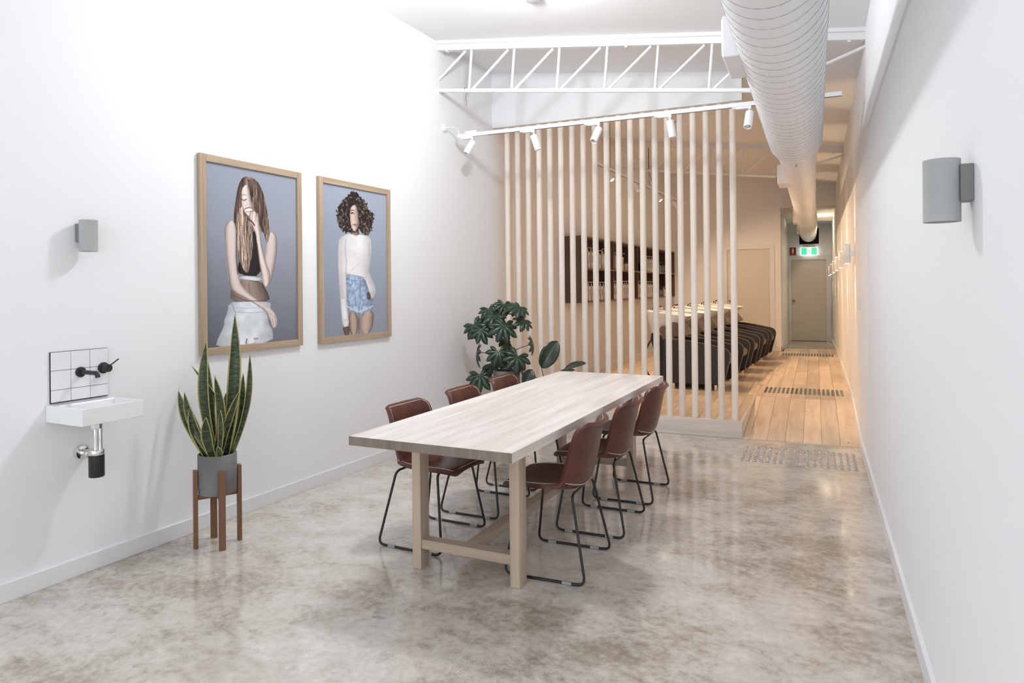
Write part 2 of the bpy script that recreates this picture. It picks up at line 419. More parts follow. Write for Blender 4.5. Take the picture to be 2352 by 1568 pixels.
# ---- raised timber floor, ramp and rear concrete
pf = thing('platform_floor', 'raised floor of pale oak boards behind the dowel screen', None, (-1.9, 10.7, 0), kind='structure')
bm = B(); prism(bm, [(xl(YP), YP + .02), (-.655, YP + .02), (-.655, YB), (xl(YB), YB)], 0.0, ZP - .018, 'XY'); obj('subfloor', bm, M_dark, pf, world=True)
bm = B(); box(bm, xl(YP) + .02, -.652, YP - .002, YP + .02, .001, ZP + .001, .002); obj('riser_board', bm, M_riser, pf, world=True, label='whitewashed oak riser along the platform front')
bm = B(); prism(bm, [(YP, .001), (YR, ZP - .002), (YP, ZP + .001)], -.668, -.652, 'YZ'); obj('ramp_cheek', bm, M_riser, pf, world=True)
def strip(parent, x0, x1, y0, y1, seed, first=None):
    rr = random.Random(seed); y = y0; n = 0
    while y < y1 - .05:
        Lb = (first if (n == 0 and first) else rr.uniform(1.25, 2.3)); e = min(y1, y + Lb)
        if y1 - e < .35: e = y1
        bm = B(); box(bm, x0 + .0012, x1 - .0012, y + .0012, e - .0012, ZP - .018, ZP, .0015)
        obj('floor_plank', bm, M_oakfloor, parent, world=True); y = e; n += 1
xs = [-.655, -.755] + [-.755 - .158 * k for k in range(1, 20)]
lo_ = YP + .02
for i in range(len(xs) - 1):
    a, b = xs[i + 1], xs[i]
    if b < xl(lo_) + .02: break
    lo = YP + .02
    # the left wall leans in: start the outer boards at the wall and stop them where it cuts them off
    hi = min(YB, max(lo + .3, (b - .01 - XL0) / LA))
    if i == 0: lo = YP
    strip(pf, a, b, lo, hi, i * 17 + 3, random.Random(i).uniform(.5, 2))
rf = thing('ramp_floor', 'oak board ramp rising beside the right wall into the corridor', None, (-.15, 7.7, 0), kind='structure')
rx = [-.651, -.590, -.432, -.274, -.117, .041, .197, XR - .002]
for a, b in zip(rx, rx[1:]):
    g = .0012
    bm = B(); hexa(bm, [(a + g, YP, .0), (b - g, YP, .0), (b - g, YR, ZP - .02), (a + g, YR, ZP - .02), (a + g, YP, .006), (b - g, YP, .006), (b - g, YR - g, ZP), (a + g, YR - g, ZP)])
    obj('ramp_plank', bm, M_oakfloor, rf, world=True)
bm = B(); hexa(bm, [(-.65, YP + .01, -.01), (XR, YP + .01, -.01), (XR, YR, -.01), (-.65, YR, -.01), (-.65, YP + .01, .001), (XR, YP + .01, .001), (XR, YR, ZP - .021), (-.65, YR, ZP - .021)])
obj('ramp_base', bm, M_dark, rf, world=True)
cf = thing('corridor_floor', 'oak boards running down the corridor along the right wall', None, (-.15, 11.8, 0), kind='structure')
YE = 15.15
bm = B(); box(bm, -.65, XR, YR, YE, 0, ZP - .018); obj('subfloor', bm, M_dark, cf, world=True)
for i, (a, b) in enumerate(zip(rx, rx[1:])):
    strip(cf, a if i else -.655, b, YR, YB if i == 0 else YE, 400 + i * 11, random.Random(50 + i).uniform(.5, 1.6))
bm = B()
hexa(bm, [(XC, YE, 0), (XR, YE, 0), (XR, 16.7, 0), (XC, 16.7, 0), (XC, YE, ZP - .001), (XR, YE, ZP - .001), (XR, 16.7, .062), (XC, 16.7, .062)])
box(bm, XC, XR, 16.7, YDOOR + .12, 0, .062)
S('floor_rear', bm, M_concrete, label='dark concrete ramp and landing before the end door')

# ---- baseboards
def bb_left(y0, y1, z, name):
    bm = B(); t, hgt = .015, .088
    prism(bm, [(xl(y0), y0), (xl(y1), y1), (xl(y1) + t, y1), (xl(y0) + t, y0)], z, z + hgt, 'XY')
    S(name, bm, M_trimw)
bb_left(-1.4, YP, .001, 'baseboard_left'); bb_left(YP + .02, YB, ZP + .001, 'baseboard_left')
def bb_right(pts, name='baseboard_right'):
    bm = B(); poly = [(y, z) for y, z in pts] + [(y, z + .09) for y, z in reversed(pts)]
    prism(bm, poly, XR - .017, XR - .0005, 'YZ'); S(name, bm, M_trimw)
bb_right([(-1.4, .001), (YP, .001), (YR, ZP + .001), (YE, ZP + .001), (16.7, .064), (YDOOR, .064)])
bm = B(); box(bm, xl(YB) + .02, -1.735, YB - .016, YB - .0005, ZP + .001, ZP + .09, .002); box(bm, -.73, XC + .016, YB - .016, YB - .0005, ZP + .001, ZP + .09, .002); S('baseboard_back', bm, M_trimw)
bm = B(); prism(bm, [(YB - .016, ZP + .001), (YE, ZP + .001), (16.7, .064), (YDOOR - .02, .064), (YDOOR - .02, .15), (16.7, .15), (YE, ZP + .09), (YB - .016, ZP + .09)], XC + .0005, XC + .016, 'YZ'); S('baseboard_corridor', bm, M_trimw)

# ---- bulkhead above the dowels
bm = B(); y0, y1 = 6.905, 7.045; xa, xb = xl(YD) - .02, -.63
hexa(bm, [(xa, y0, 3.25), (xb, y0, 3.25), (xb, y1, 3.25), (xa, y1, 3.25), (xa, y0, zc(xa) + .02), (xb, y0, zc(xb) + .02), (xb, y1, zc(xb) + .02), (xa, y1, zc(xa) + .02)])
S('trim_1', bm, M_wall, label='white bulkhead hanging from the ceiling above the dowel screen')

# ---- roof trusses
def truss(y, label):
    t = thing('roof_truss', label, 'truss', (-1.5, y, 3.0), group='white steel roof trusses')
    xw = xl(y)
    def ztop(x): return zc(x) - .085
    def zbot(x): return 3.40 - .125 * (x + 3.339)
    bm = B(); x0, x1 = xw - .01, XR + .01
    hexa(bm, [(x0, y - .03, zc(x0) - .085), (x1, y - .03, zc(x1) - .085), (x1, y + .03, zc(x1) - .085), (x0, y + .03, zc(x0) - .085),
              (x0, y - .03, zc(x0) - .02), (x1, y - .03, zc(x1) - .02), (x1, y + .03, zc(x1) - .02), (x0, y + .03, zc(x0) - .02)])
    obj('top_chord', bm, M_steelw, t, world=True)
    bm = B()
    hexa(bm, [(x0, y - .055, zc(x0) - .03), (x1, y - .055, zc(x1) - .03), (x1, y + .055, zc(x1) - .03), (x0, y + .055, zc(x0) - .03),
              (x0, y - .055, zc(x0) + .01), (x1, y - .055, zc(x1) + .01), (x1, y + .055, zc(x1) + .01), (x0, y + .055, zc(x0) + .01)])
    obj('cover_strip', bm, M_trimw, t, world=True)
    nodes = [xw + .33 + .444 * k for k in range(8)]; nodes = [n for n in nodes if n < -.3]; xe = nodes[-1] + .03
    bm = B(); tube(bm, [(xw - .01, y, zbot(xw)), (xe, y, zbot(xe))], .020, 10); obj('bottom_chord', bm, M_steelw, t, world=True, smooth=True)
    def bar(a, b):
        bm = B(); tube(bm, [(a[0], y, a[1]), (b[0], y, b[1])], .0125, 8); obj('web_bar', bm, M_steelw, t, world=True, smooth=True)
    bar((xw - .005, zbot(xw) + .1), (nodes[0] - .03, ztop(nodes[0])))
    for i, n in enumerate(nodes):
        bar((n, zbot(n)), (n + .032, ztop(n + .03)))
        if i + 1 < len(nodes): bar((n + .03, zbot(n)), (nodes[i + 1] - .03, ztop(nodes[i + 1])))
    bar((xe - .02, zbot(xe)), (XR + .005, zc(XR) - .12))
    for x in (xw + .1, nodes[3] + .2, XR - .12):
        bm = B(); box(bm, x - .012, x + .012, y - .02, y + .02, ztop(x) - .012, ztop(x) + .002); obj('bolt_plate', bm, M_steelw, t, world=True)
    return t, nodes
tr1, nd = truss(5.827, 'white steel roof truss above the spotlight track')
truss(10.625, 'white steel roof truss further back above the wash basins')
bm = B(); xw = nd[0] - .03; zb = 3.40 - .125 * (xw + 3.339)
tube(bm, [(xw, 5.80, zb - .01), (xw - .005, 5.80, zb + .022), (xw - .01, 5.827, zb + .026), (xw - .01, 5.853, zb + .01), (xw, 5.853, zb - .02), (xw + .003, 5.82, zb - .045), (xw - .004, 5.83, zb - .09), (xw + .003, 5.83, zb - .15)], .0017, 6)
obj('tie_wire', bm, M_darkgrey, tr1, world=True)

# ================================================================== DOWEL SCREEN
ds = thing('dowel_screen', 'row of tall round pale timber dowels from platform to bulkhead', 'screen', (-1.93, YD, ZP))
me0 = None
for i in range(20):
    x = -3.1286 + .12654 * i
    if me0 is None:
        bm = B(); lathe(bm, [(.031, 0), (.031, .8), (.031, 1.6), (.031, 2.4), (.031, 3.25 - ZP)], 20)
        d0 = obj('dowel', bm, M_dowel, ds, smooth=True); me0 = d0
        d0.location = (x + 1.93, 0, 0)
    else:
        d = d0.copy(); link(d); d.parent = ds; d.location = (x + 1.93, 0, 0); d.rotation_euler = (0, 0, i * 1.3)

# ================================================================== TABLE
tb = thing('dining_table', 'long pale limed oak table with square legs in the room centre', 'table', (-1.609, 4.132, 0), -.0307)
hx, hy, zt, th = .443, 1.404, .752, .044
tt = bpy.data.objects.new('tabletop', None); link(tt); tt.parent = tb; tt.empty_display_size = .05
nb = 5; wv = [.205, .165, .19, .16, .166]; x = -hx
for w in wv:
    bm = B(); box(bm, x, x + w, -hy, hy, zt - th, zt)
    for f in bm.faces:
        f.normal_update()
        if abs(f.normal.y) > .8: f.material_index = 1
    o = obj('board', bm, [M_table, M_endgrain_shaded], tt); x += w
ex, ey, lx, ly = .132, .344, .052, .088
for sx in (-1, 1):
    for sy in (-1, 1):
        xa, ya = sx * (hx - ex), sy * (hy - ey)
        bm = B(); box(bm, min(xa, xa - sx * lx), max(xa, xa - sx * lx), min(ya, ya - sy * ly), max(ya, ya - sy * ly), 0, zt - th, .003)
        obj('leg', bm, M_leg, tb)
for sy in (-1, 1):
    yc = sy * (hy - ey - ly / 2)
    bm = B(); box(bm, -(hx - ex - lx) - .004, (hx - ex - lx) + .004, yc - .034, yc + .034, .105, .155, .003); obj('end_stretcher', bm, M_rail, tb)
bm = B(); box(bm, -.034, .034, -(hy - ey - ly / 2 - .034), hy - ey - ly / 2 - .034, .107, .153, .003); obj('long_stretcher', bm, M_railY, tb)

# ================================================================== CHAIRS
def interp(xs, t):
    f = t * (len(xs) - 1); i = min(int(f), len(xs) - 2); u = f - i
    p0, p1, p2, p3 = xs[max(i - 1, 0)], xs[i], xs[i + 1], xs[min(i + 2, len(xs) - 1)]
    return .5 * (2 * p1 + (p2 - p0) * u + (2 * p0 - 5 * p1 + 4 * p2 - p3) * u * u + (3 * p1 - p0 - 3 * p2 + p3) * u ** 3)
CY = [.250, .232, .150, .030, -.070, -.125, -.156, -.174, -.190, -.205, -.222, -.252]
CZ = [.433, .450, .454, .444, .433, .440, .468, .525, .595, .670, .742, .772]
CW = [.150, .192, .216, .226, .226, .222, .218, .216, .214, .210, .200, .158]
CL = [-.012, -.004, .004, .020, .044, .066, .078, .078, .074, .068, .056, .034]
def shell(s, t):
    y, z, w, l = interp(CY, t), interp(CZ, t), interp(CW, t), interp(CL, t)
    e = .004; dy = interp(CY, min(1, t + e)) - interp(CY, max(0, t - e)); dz = interp(CZ, min(1, t + e)) - interp(CZ, max(0, t - e))
    n = Vector((0, -dz, dy)); n.normalize()
    if t < .35: n = Vector((0, 0, 1))
    elif t < .55:
        k = (t - .35) / .2; n = (Vector((0, 0, 1)) * (1 - k) + Vector((0, 1, .25)).normalized() * k).normalized()
    else: n = Vector((0, 1, .25)).normalized()
    return Vector((s * w, y, z)) + n * (l * abs(s) ** 2.4), n
def make_chair(label):
    c = thing('leather_chair', label, 'chair', group='leather bucket chairs round the table')
    bm = B(); ns, ntt = 14, 34
    g = [[bm.verts.new(shell(-1 + 2 * i / ns, j / ntt)[0]) for i in range(ns + 1)] for j in range(ntt + 1)]
    for j in range(ntt):
        for i in range(ns): bm.faces.new((g[j][i], g[j][i + 1], g[j + 1][i + 1], g[j + 1][i]))
    seat = obj('seat_shell', bm, M_leather, c, smooth=True)
    so = seat.modifiers.new('thickness', 'SOLIDIFY'); so.thickness = .024; so.offset = 0; so.use_rim = True
    sb = seat.modifiers.new('soft_edge', 'BEVEL'); sb.width = .008; sb.segments = 2; sb.angle_limit = math.radians(50)
    def off(s, t, d=.0135):
        p, n = shell(s, t); return p + n * d
    def offo(s, t, d=.0135):
        p, n = shell(s, t); return p - n * d
    bd = [off(-.93, t / 40) for t in range(2, 39)] + [off(-.93 + 1.86 * k / 14, .965) for k in range(15)] + [off(.93, t / 40) for t in range(38, 1, -1)] + [off(.93 - 1.86 * k / 14, .05) for k in range(15)]
    bm = B(); tube(bm, bd, .0021, 5, closed=True); obj('edge_stitching', bm, M_stitch, seat)
    bm = B()
    tube(bm, [offo(-.96 + 1.92 * k / 18, .56 - .05 * (1 - (2 * k / 18 - 1) ** 2)) for k in range(19)], .0019, 5)
    for s in (-1, 1): tube(bm, [offo(s * 1.0, .47 + .022 * k, .012 - .002 * k) + Vector((s * .004, 0, 0)) for k in range(5)], .0024, 5)
    obj('back_seam_stitching', bm, M_stitch, seat)
    for s in (-1, 1):
        bm = B(); z = .0075
        pts = fillet([(s * .12, -.125, .420), (s * .185, -.130, .418), (s * .25, -.215, z), (s * .25, .215, z), (s * .185, .150, .432), (s * .12, .145, .432)], .045, 6)
        tube(bm, pts, .0072, 10); obj('sled_leg', bm, M_blacksteel, c, smooth=True)
        for yy in (-.12, .13):
            bm = B(); box(bm, s * .25 - .010, s * .25 + .010, yy - .025, yy + .025, 0, .016, .003); obj('floor_glide', bm, M_clear, c)
    for yy, zz in ((-.126, .419), (.146, .431)):
        bm = B(); tube(bm, [(-.13, yy, zz), (.13, yy, zz)], .0065, 8); obj('seat_bracket', bm, M_blacksteel, c, smooth=True)
    return c
lab = ['leather chair nearest the camera on the right side of the table', 'middle leather chair on the right side of the table',
       'leather chair furthest back on the right side, nearest the dowel screen', 'leather chair nearest the camera on the wall side of the table',
       'middle leather chair on the wall side of the table', 'leather chair furthest back on the wall side, beside the leafy plant']
pos = [(-1.262, 3.452, PI / 2 + .02), (-1.235, 4.150, PI / 2 - .01), (-1.213, 4.833, PI / 2 - .02), (-2.085, 3.528, -PI / 2 - .05), (-2.055, 4.180, -PI / 2 - .02), (-2.050, 4.850, -PI / 2 - .03)]
ch0 = make_chair(lab[0])
for i, (p, l) in enumerate(zip(pos, lab)):
    c = ch0 if i == 0 else dup(ch0, label=l)
    c.location = (p[0], p[1], 0); c.rotation_euler = (0, 0, p[2])

# ================================================================== PLANT STANDS, POTS, PLANTS
def make_stand(loc, rz, label):
    s = thing('plant_stand', label, 'plant stand', loc, rz, group='timber plant stands')
    d = .119
    for k, a in enumerate((0, PI / 2, PI, 3 * PI / 2)):
        R = Matrix.Rotation(a, 4, 'Z')
        bm = B(); box(bm, d - .011, d + .011, -.018, .018, .0, .445, .002, M=R); obj('leg', bm, M_stand, s)
    for a in (0, PI / 2):
        bm = B(); box(bm, -d + .011, d - .011, -.011, .011, .275 + .0, .300, .002, M=Matrix.Rotation(a, 4, 'Z')); obj('crossbar', bm, M_standH, s)
    return s
def make_pot(parent, loc, r, hgt):
    bm = B(); t = .011
    lathe(bm, [(r * .93, 0), (r * .97, .006), (r, hgt * .5), (r, hgt - .004), (r - .003, hgt), (r - t + .002, hgt), (r - t, hgt - .004), (r - t, hgt - .035)], 40, Matrix.Translation(loc), cap0=True, cap1=True)
    return obj('pot', bm, M_potc, parent, world=True, smooth=True, label='grey concrete pot')
def soil(parent, loc, r):
    bm = B(); lathe(bm, [(.001, .006), (r * .5, .008), (r, .0), (r, -.02)], 20, Matrix.Translation(loc)); obj('soil', bm, M_soil, parent, world=True, smooth=True)
SX, SY = -3.185, 2.944
make_stand((SX, SY, 0), math.radians(58.0), 'brown timber plant stand with four upright legs under the snake plant')

def vein_mat(name, c_mid, c_edge, stripe, noise_sc, w0, w1, rough=.35, bands=False):
    def build(nt, b, a):
        tc = N(nt, 'ShaderNodeTexCoord'); no = N(nt, 'ShaderNodeTexNoise'); no.inputs['Scale'].default_value = noise_sc; no.inputs['Detail'].default_value = 4
        mp = N(nt, 'ShaderNodeMapping'); mp.inputs['Scale'].default_value = (.35, .35, 1.6) if bands else (1, 1, 1)
        nt.links.new(tc.outputs['Object'], mp.inputs[0]); nt.links.new(mp.outputs[0], no.inputs[0])
        r = N(nt, 'ShaderNodeMapRange'); r.inputs[1].default_value = .42; r.inputs[2].default_value = .60; nt.links.new(no.outputs['Fac'], r.inputs[0])
        mx = N(nt, 'ShaderNodeMix', data_type='RGBA'); mx.inputs[6].default_value = (*c_mid, 1); mx.inputs[7].default_value = (*c_edge, 1); nt.links.new(r.outputs[0], mx.inputs[0])
        r2 = N(nt, 'ShaderNodeMapRange'); r2.inputs[1].default_value = w0; r2.inputs[2].default_value = w1; nt.links.new(a.outputs['Fac'], r2.inputs[0])
        m2 = N(nt, 'ShaderNodeMix', data_type='RGBA'); nt.links.new(r2.outputs[0], m2.inputs[0]); nt.links.new(mx.outputs[2], m2.inputs[6]); m2.inputs[7].default_value = (*stripe, 1)
        nt.links.new(m2.outputs[2], b.inputs['Base Color']); b.inputs['Roughness'].default_value = rough
    return attr_mat(name, 'vein', build)
M_snake = vein_mat('variegated_blade', (.016, .028, .011), (.065, .09, .036), (.44, .40, .13), 60, .80, .90, .42, True)
M_fatsia = vein_mat('glossy_dark_leaf', (.012, .028, .016), (.022, .046, .025), (.075, .12, .055), 25, .86, .97, .30)
M_rubber = vein_mat('glossy_oval_leaf', (.014, .026, .014), (.022, .036, .018), (.10, .13, .06), 14, .90, .98, .25)
M_stem = plain('woody_stem', (.07, .055, .035), .7, bump=.2)
M_petiole = plain('green_petiole', (.05, .075, .03), .5)
def leafmesh(name, verts, faces, vein, mat, parent, thick=.0012):
    me = bpy.data.meshes.new(name); me.from_pydata([tuple(v) for v in verts], [], faces); me.update()
    at = me.attributes.new('vein', 'FLOAT', 'POINT'); at.data.foreach_set('value', vein)
    me.materials.append(mat); me.polygons.foreach_set('use_smooth', [True] * len(me.polygons))
    me.transform(rootmat(parent).inverted())
    o = bpy.data.objects.new(name, me); link(o); o.parent = parent
    so = o.modifiers.new('thickness', 'SOLIDIFY'); so.thickness = thick; so.offset = 0
    return o
# ---- snake plant: tip, base, half-width, sideways bow, twist
sp = thing('potted_snake_plant', 'snake plant with tall yellow-edged leaves in a round grey concrete pot', 'plant', (SX, SY, .301))
make_pot(sp, (SX, SY, .301), .106, .228)
soil(sp, (SX, SY, .502), .092)
blades = [((-3.071, 1.332), (-3.125, .50), .033, .020, .2, 0.02), ((-3.227, 1.179), (-3.174, .50), .036, -.030, -.3, -.02), ((-3.348, 1.073), (-3.245, .50), .030, -.015, .5, .05),
          ((-3.439, 1.018), (-3.215, .50), .027, .085, -.5, .03), ((-3.418, .884), (-3.255, .50), .026, -.020, .3, -.04), ((-3.333, .885), (-3.165, .50), .026, -.025, -.1, -.06),
          ((-3.040, 1.095), (-3.105, .50), .018, .030, .6, .07), ((-3.112, .989), (-3.160, .50), .034, .035, -.35, -.05), ((-2.957, .910), (-3.140, .50), .020, -.012, .4, -.03),
          ((-3.060, .985), (-3.100, .50), .022, .012, 1.0, .05), ((-3.372, .664), (-3.225, .50), .022, .020, .2, -.02), ((-3.223, .734), (-3.195, .50), .020, -.01, -.8, .04), ((-3.060, .600), (-3.115, .50), .016, .008, .2, -.07),
          ((-3.165, .870), (-3.200, .50), .030, .012, -.2, .03), ((-3.290, .800), (-3.230, .50), .027, -.015, .4, -.06), ((-3.055, .800), (-3.120, .50), .024, .012, -.5, -.06), ((-3.130, .760), (-3.150, .50), .028, -.012, .1, -.08)]
for (tx, tz), (bx, bz), w, bow, tw, dy in blades:
    vs, fs, vn = [], [], []; n = 16; base = Vector((SX + (bx - SX) * .75, SY + dy * .6, bz)); tip = Vector((tx, SY + dy * 1.6, tz))
    side = Vector((math.cos(YAW), math.sin(YAW), 0)); fwd = Vector((-side.y, side.x, 0))
    for j in range(n + 1):
        t = j / n; p = base.lerp(tip, t) + side * bow * math.sin(PI * t) * (1.2)
        ww = w * 1.12 * (0.62 + .75 * t if t < .5 else .995 * (1 - ((t - .5) / .5) ** 2.3)) if t < 1 else 0.0006
        a = tw * (1 - .5 * t) + .5 * tw * math.sin(3 * t); sd = side * math.cos(a) + fwd * math.sin(a); up = fwd * math.cos(a) - side * math.sin(a)
        for k in range(-3, 4):
            q = k / 3; vs.append(p + sd * ww * q - up * ww * .35 * (q * q)); vn.append(abs(q))
    for j in range(n):
        for k in range(6):
            a = j * 7 + k; fs.append((a, a + 1, a + 8, a + 7))
    leafmesh('leaf', vs, fs, vn, M_snake, sp, .004)
# ---- fatsia in its stand by the dowels
FX, FY = -2.79, 6.15
make_stand((FX, FY, 0), math.radians(40), 'timber plant stand behind the table holding the big leafy plant').scale = (1.25, 1.25, 1.0)
fp = thing('potted_fatsia', 'big potted plant with dark hand-shaped leaves behind the table', 'plant', (FX, FY, .301))
make_pot(fp, (FX, FY, .301), .132, .36)
soil(fp, (FX, FY, .63), .117)
bm = B(); st = [Vector((FX + .01, FY, .62)), Vector((FX - .012, FY, .80)), Vector((FX - .008, FY + .01, .93)), Vector((FX - .030, FY, 1.03)), Vector((FX - .028, FY, 1.15)), Vector((FX - .02, FY, 1.22))]
tube(bm, st, [.017, .016, .015, .013, .011, .008], 10); obj('stem', bm, M_stem, fp, world=True, smooth=True)
def palm_leaf(c, R, az, el, spin, parent, lobes=8, droop=.45):
    """hand-shaped leaf with pointed lobes; (az, el) is the direction the blade faces"""
    nrm = Vector((math.cos(el) * math.cos(az), math.cos(el) * math.sin(az), math.sin(el)))
    u = nrm.cross(Vector((0, 0, 1))); u.normalize(); v = nrm.cross(u) * -1
    ca, sa = math.cos(spin), math.sin(spin); u, v = u * ca + v * sa, v * ca - u * sa
    vs = [Vector(c)]; vn = [1.0]; fs = []; rr = random.Random(int(abs(c[0] * 7919 + c[2] * 104729)))
    span = math.radians(290); step = span / lobes
    for i in range(lobes):
        th = -span / 2 + step * (i + .5) - PI / 2 * 0
        k = (i + .5) / lobes * 2 - 1; Lb = R * (1 - .42 * abs(k) ** 1.6) * rr.uniform(.92, 1.06)
        def P(r, a, lift=0.0):
            f = r / R; return Vector(c) + u * (r * math.sin(a)) - v * (r * math.cos(a)) - nrm * (droop * R * f ** 2.1 * .8) + nrm * lift
        b = len(vs); hw = step * .5
        rows = [(.44, 1.0), (.60, .92), (.75, .84), (.89, .50)]
        for f, ww in rows:
            for q in (-1, 0, 1):
                ang = th + q * hw * ww * (min(1.12, .72 / f) if f > .44 else 1.0)
                vs.append(P(Lb * f, ang, -.018 * R if q else .012 * R)); vn.append(1.0 if q == 0 else 0.0)
        vs.append(P(Lb, th + rr.uniform(-.06, .06))); vn.append(.9)
        fs += [(0, b, b + 1), (0, b + 1, b + 2)]
        for j in range(3):
            a = b + 3 * j; fs += [(a, a + 3, a + 4, a + 1), (a + 1, a + 4, a + 5, a + 2)]
        a = b + 9; fs += [(a, a + 3, a + 1), (a + 1, a + 3, a + 2)]
    return leafmesh('leaf', vs, fs, vn, M_fatsia, parent)
CAMDIR = math.atan2(-FY, -FX)          # towards the viewer's side of the room
FL = [  # x, dy, z, radius, az offset, elevation, spin
    (-2.818, .02, 1.312, .105, .3, .55, .2), (-2.970, -.02, 1.267, .125, -.2, .75, -.4), (-2.625, -.03, 1.288, .120, .6, .85, .9), (-3.096, -.10, 1.113, .150, -.35, .55, -.7),
    (-2.872, -.08, 1.205, .125, .0, .95, .1), (-2.749, -.14, 1.114, .150, .2, .55, .15), (-2.589, .0, 1.160, .115, .7, .75, 1.0), (-2.988, -.16, 1.069, .130, -.2, .55, -.1),
    (-3.122, .0, .823, .130, -1.5, .15, -.8), (-2.797, -.17, .857, .130, .1, .30, .0), (-2.622, -.10, .814, .150, .3, .45, .5), (-3.008, -.15, .626, .150, -.1, .60, -.3),
    (-2.969, .02, .720, .130, -.5, .90, -1.2), (-2.526, .06, .925, .110, 1.4, .2, .7), (-2.751, .09, 1.274, .110, 1.2, .85, .6), (-2.86, .12, .95, .11, 2.4, .6, 0.), (-2.70, .10, .74, .12, 2.0, .5, .6)]
for x, dy, z, R, da, el, spn in FL:
    c = Vector((x, FY + dy, z)); palm_leaf(c, R * 1.22, CAMDIR + da, el, spn, fp)
    a = min(st, key=lambda q: abs(q.z - (z - .10)));
    bm = B(); m = a.lerp(c, .5) + Vector((0, 0, .015)); tube(bm, [a, m, c], [.005, .004, .003], 6); obj('petiole', bm, M_petiole, fp, world=True, smooth=True)
# ---- oval-leaved plant beside it
QX, QY = -2.36, 6.28
rp = thing('potted_rubber_plant', 'potted plant with large glossy oval leaves right of the hand-leaved plant', 'plant', (QX, QY, 0)); make_pot(rp, (QX, QY, .0), .12, .30); soil(rp, (QX, QY, .265), .105)
def oval_leaf(b, t, w, nrm, parent, cup=.25, n=12):
    b, t = Vector(b), Vector(t); ax = (t - b); sd = ax.cross(Vector(nrm)).normalized(); up = sd.cross(ax).normalized(); L_ = ax.length
    vs, vn, fs = [], [], []
    for j in range(n + 1):
        f = j / n; ww = w * (math.sin(PI * min(1, f * .96 + .02)) ** .62) if 0 < j < n else .001
        c = b + ax * f + up * (.05 * L_ * math.sin(PI * f) - .06 * L_ * f * f)
        for k in range(-3, 4):
            q = k / 3; vs.append(c + sd * ww * q + up * ww * cup * q * q); vn.append(1 - abs(q) * .9 if k else 1.0)
    for j in range(n):
        for k in range(6):
            a = j * 7 + k; fs.append((a, a + 1, a + 8, a + 7))
    leafmesh('leaf', vs, fs, vn, M_rubber, parent)
vd = Vector((.42, -.9, .25))
ol = [((-2.447, 6.22, .684), (-2.310, 6.30, .950), .088, vd), ((-2.531, 6.18, .675), (-2.580, 6.10, .520), .062, vd), ((-2.226, 6.25, .672), (-2.016, 6.28, .752), .046, Vector((.2, -.5, .85))), ((-2.33, 6.35, .58), (-2.20, 6.5, .66), .06, Vector((0, -.3, 1)))]
for b, t, w, nr in ol:
    oval_leaf(b, t, w, nr, rp)
    bm = B(); tube(bm, [(QX, QY, .25), (QX + (b[0] - QX) * .6, QY + (b[1] - QY) * .5, .25 + (b[2] - .25) * .55), b], [.006, .005, .004], 6); obj('petiole', bm, M_stem, rp, world=True, smooth=True)

# ================================================================== LEFT WALL: wash basin, tiles, tapware, sconce
def wall_thing(name, label, cat, y, z=0.0, group=None, kind=None):
    return thing(name, label, cat, (xl(y), y, z), AL, group, kind)       # local x = out of the wall, y = along it
bs = wall_thing('tile_splashback', 'small splashback of square white tiles above the hand basin', 'tiles', 2.357, .90)
yt = [-.147, -.0485, .050, .147]; zt_ = [.012, .074, .172, .266]
bm = B(); box(bm, .0005, .006, -.149, .147, .008, .267); obj('grout_backing', bm, M_grout, bs)
for j in range(3):
    for i in range(3):
        bm = B(); g = .0011; box(bm, .004, .0115, yt[i] + g, yt[i + 1] - g, zt_[j] + g, zt_[j + 1] - g, .0012); obj('tile', bm, M_tile, bs)
wb = wall_thing('hand_basin', 'small rectangular white ceramic basin fixed to the left wall', 'basin', 2.348, .819)
bm = B(); x0, x1, y0, y1, z1 = .002, .300, -.160, .160, .085
box(bm, x0, x1, y0, y1, 0, z1); bm.faces.ensure_lookup_table()
top = max(bm.faces, key=lambda f: f.calc_center_median().z)
r = bmesh.ops.inset_region(bm, faces=[top], thickness=.022)
for v in top.verts:
    if v.co.x < .1: v.co.x += .062
ret = bmesh.ops.extrude_discrete_faces(bm, faces=[top]); f2 = ret['faces'][0]
bmesh.ops.translate(bm, verts=f2.verts, vec=(0, 0, -.055)); bmesh.ops.scale(bm, verts=f2.verts, vec=(.86, .9, 1), space=Matrix.Translation(-f2.calc_center_median()))
basin = obj('basin_body', bm, M_ceramic, wb)
bv = basin.modifiers.new('soft_edge', 'BEVEL'); bv.width = .004; bv.segments = 3
bm = B(); lathe(bm, [(.018, 0), (.018, .002), (.012, .003)], 18, Matrix.Translation((.175, 0, .031))); obj('waste', bm, M_chrome, wb, smooth=True)
def YX(d): return frame_to(d)
sp_ = wall_thing('tap_spout', 'matt black wall spout pointing out over the hand basin', 'tap', 2.356, 1.053)
bm = B(); lathe(bm, [(.027, .0115), (.027, .017), (.024, .019)], 24, YX((1, 0, 0))); obj('wall_flange', bm, M_blackm, sp_, smooth=True)
bm = B(); tube(bm, fillet([(.012, 0, 0), (.150, 0, 0), (.158, 0, -.022)], .014, 5), .0115, 14); obj('spout', bm, M_blackm, sp_, smooth=True)
mx_ = wall_thing('basin_mixer', 'matt black wall mixer with a pin lever right of the spout', 'tap', 2.476, 1.062)
bm = B(); lathe(bm, [(.030, .0115), (.030, .017), (.027, .019)], 24, YX((1, 0, 0))); obj('wall_flange', bm, M_blackm, mx_, smooth=True)
bm = B(); lathe(bm, [(.021, .018), (.021, .060), (.0195, .062)], 24, YX((1, 0, 0))); obj('mixer_body', bm, M_blackm, mx_, smooth=True)
bm = B(); tube(bm, [(.052, .010, .012), (.072, .048, .046)], .0035, 8); obj('pin_lever', bm, M_blackm, mx_, smooth=True)
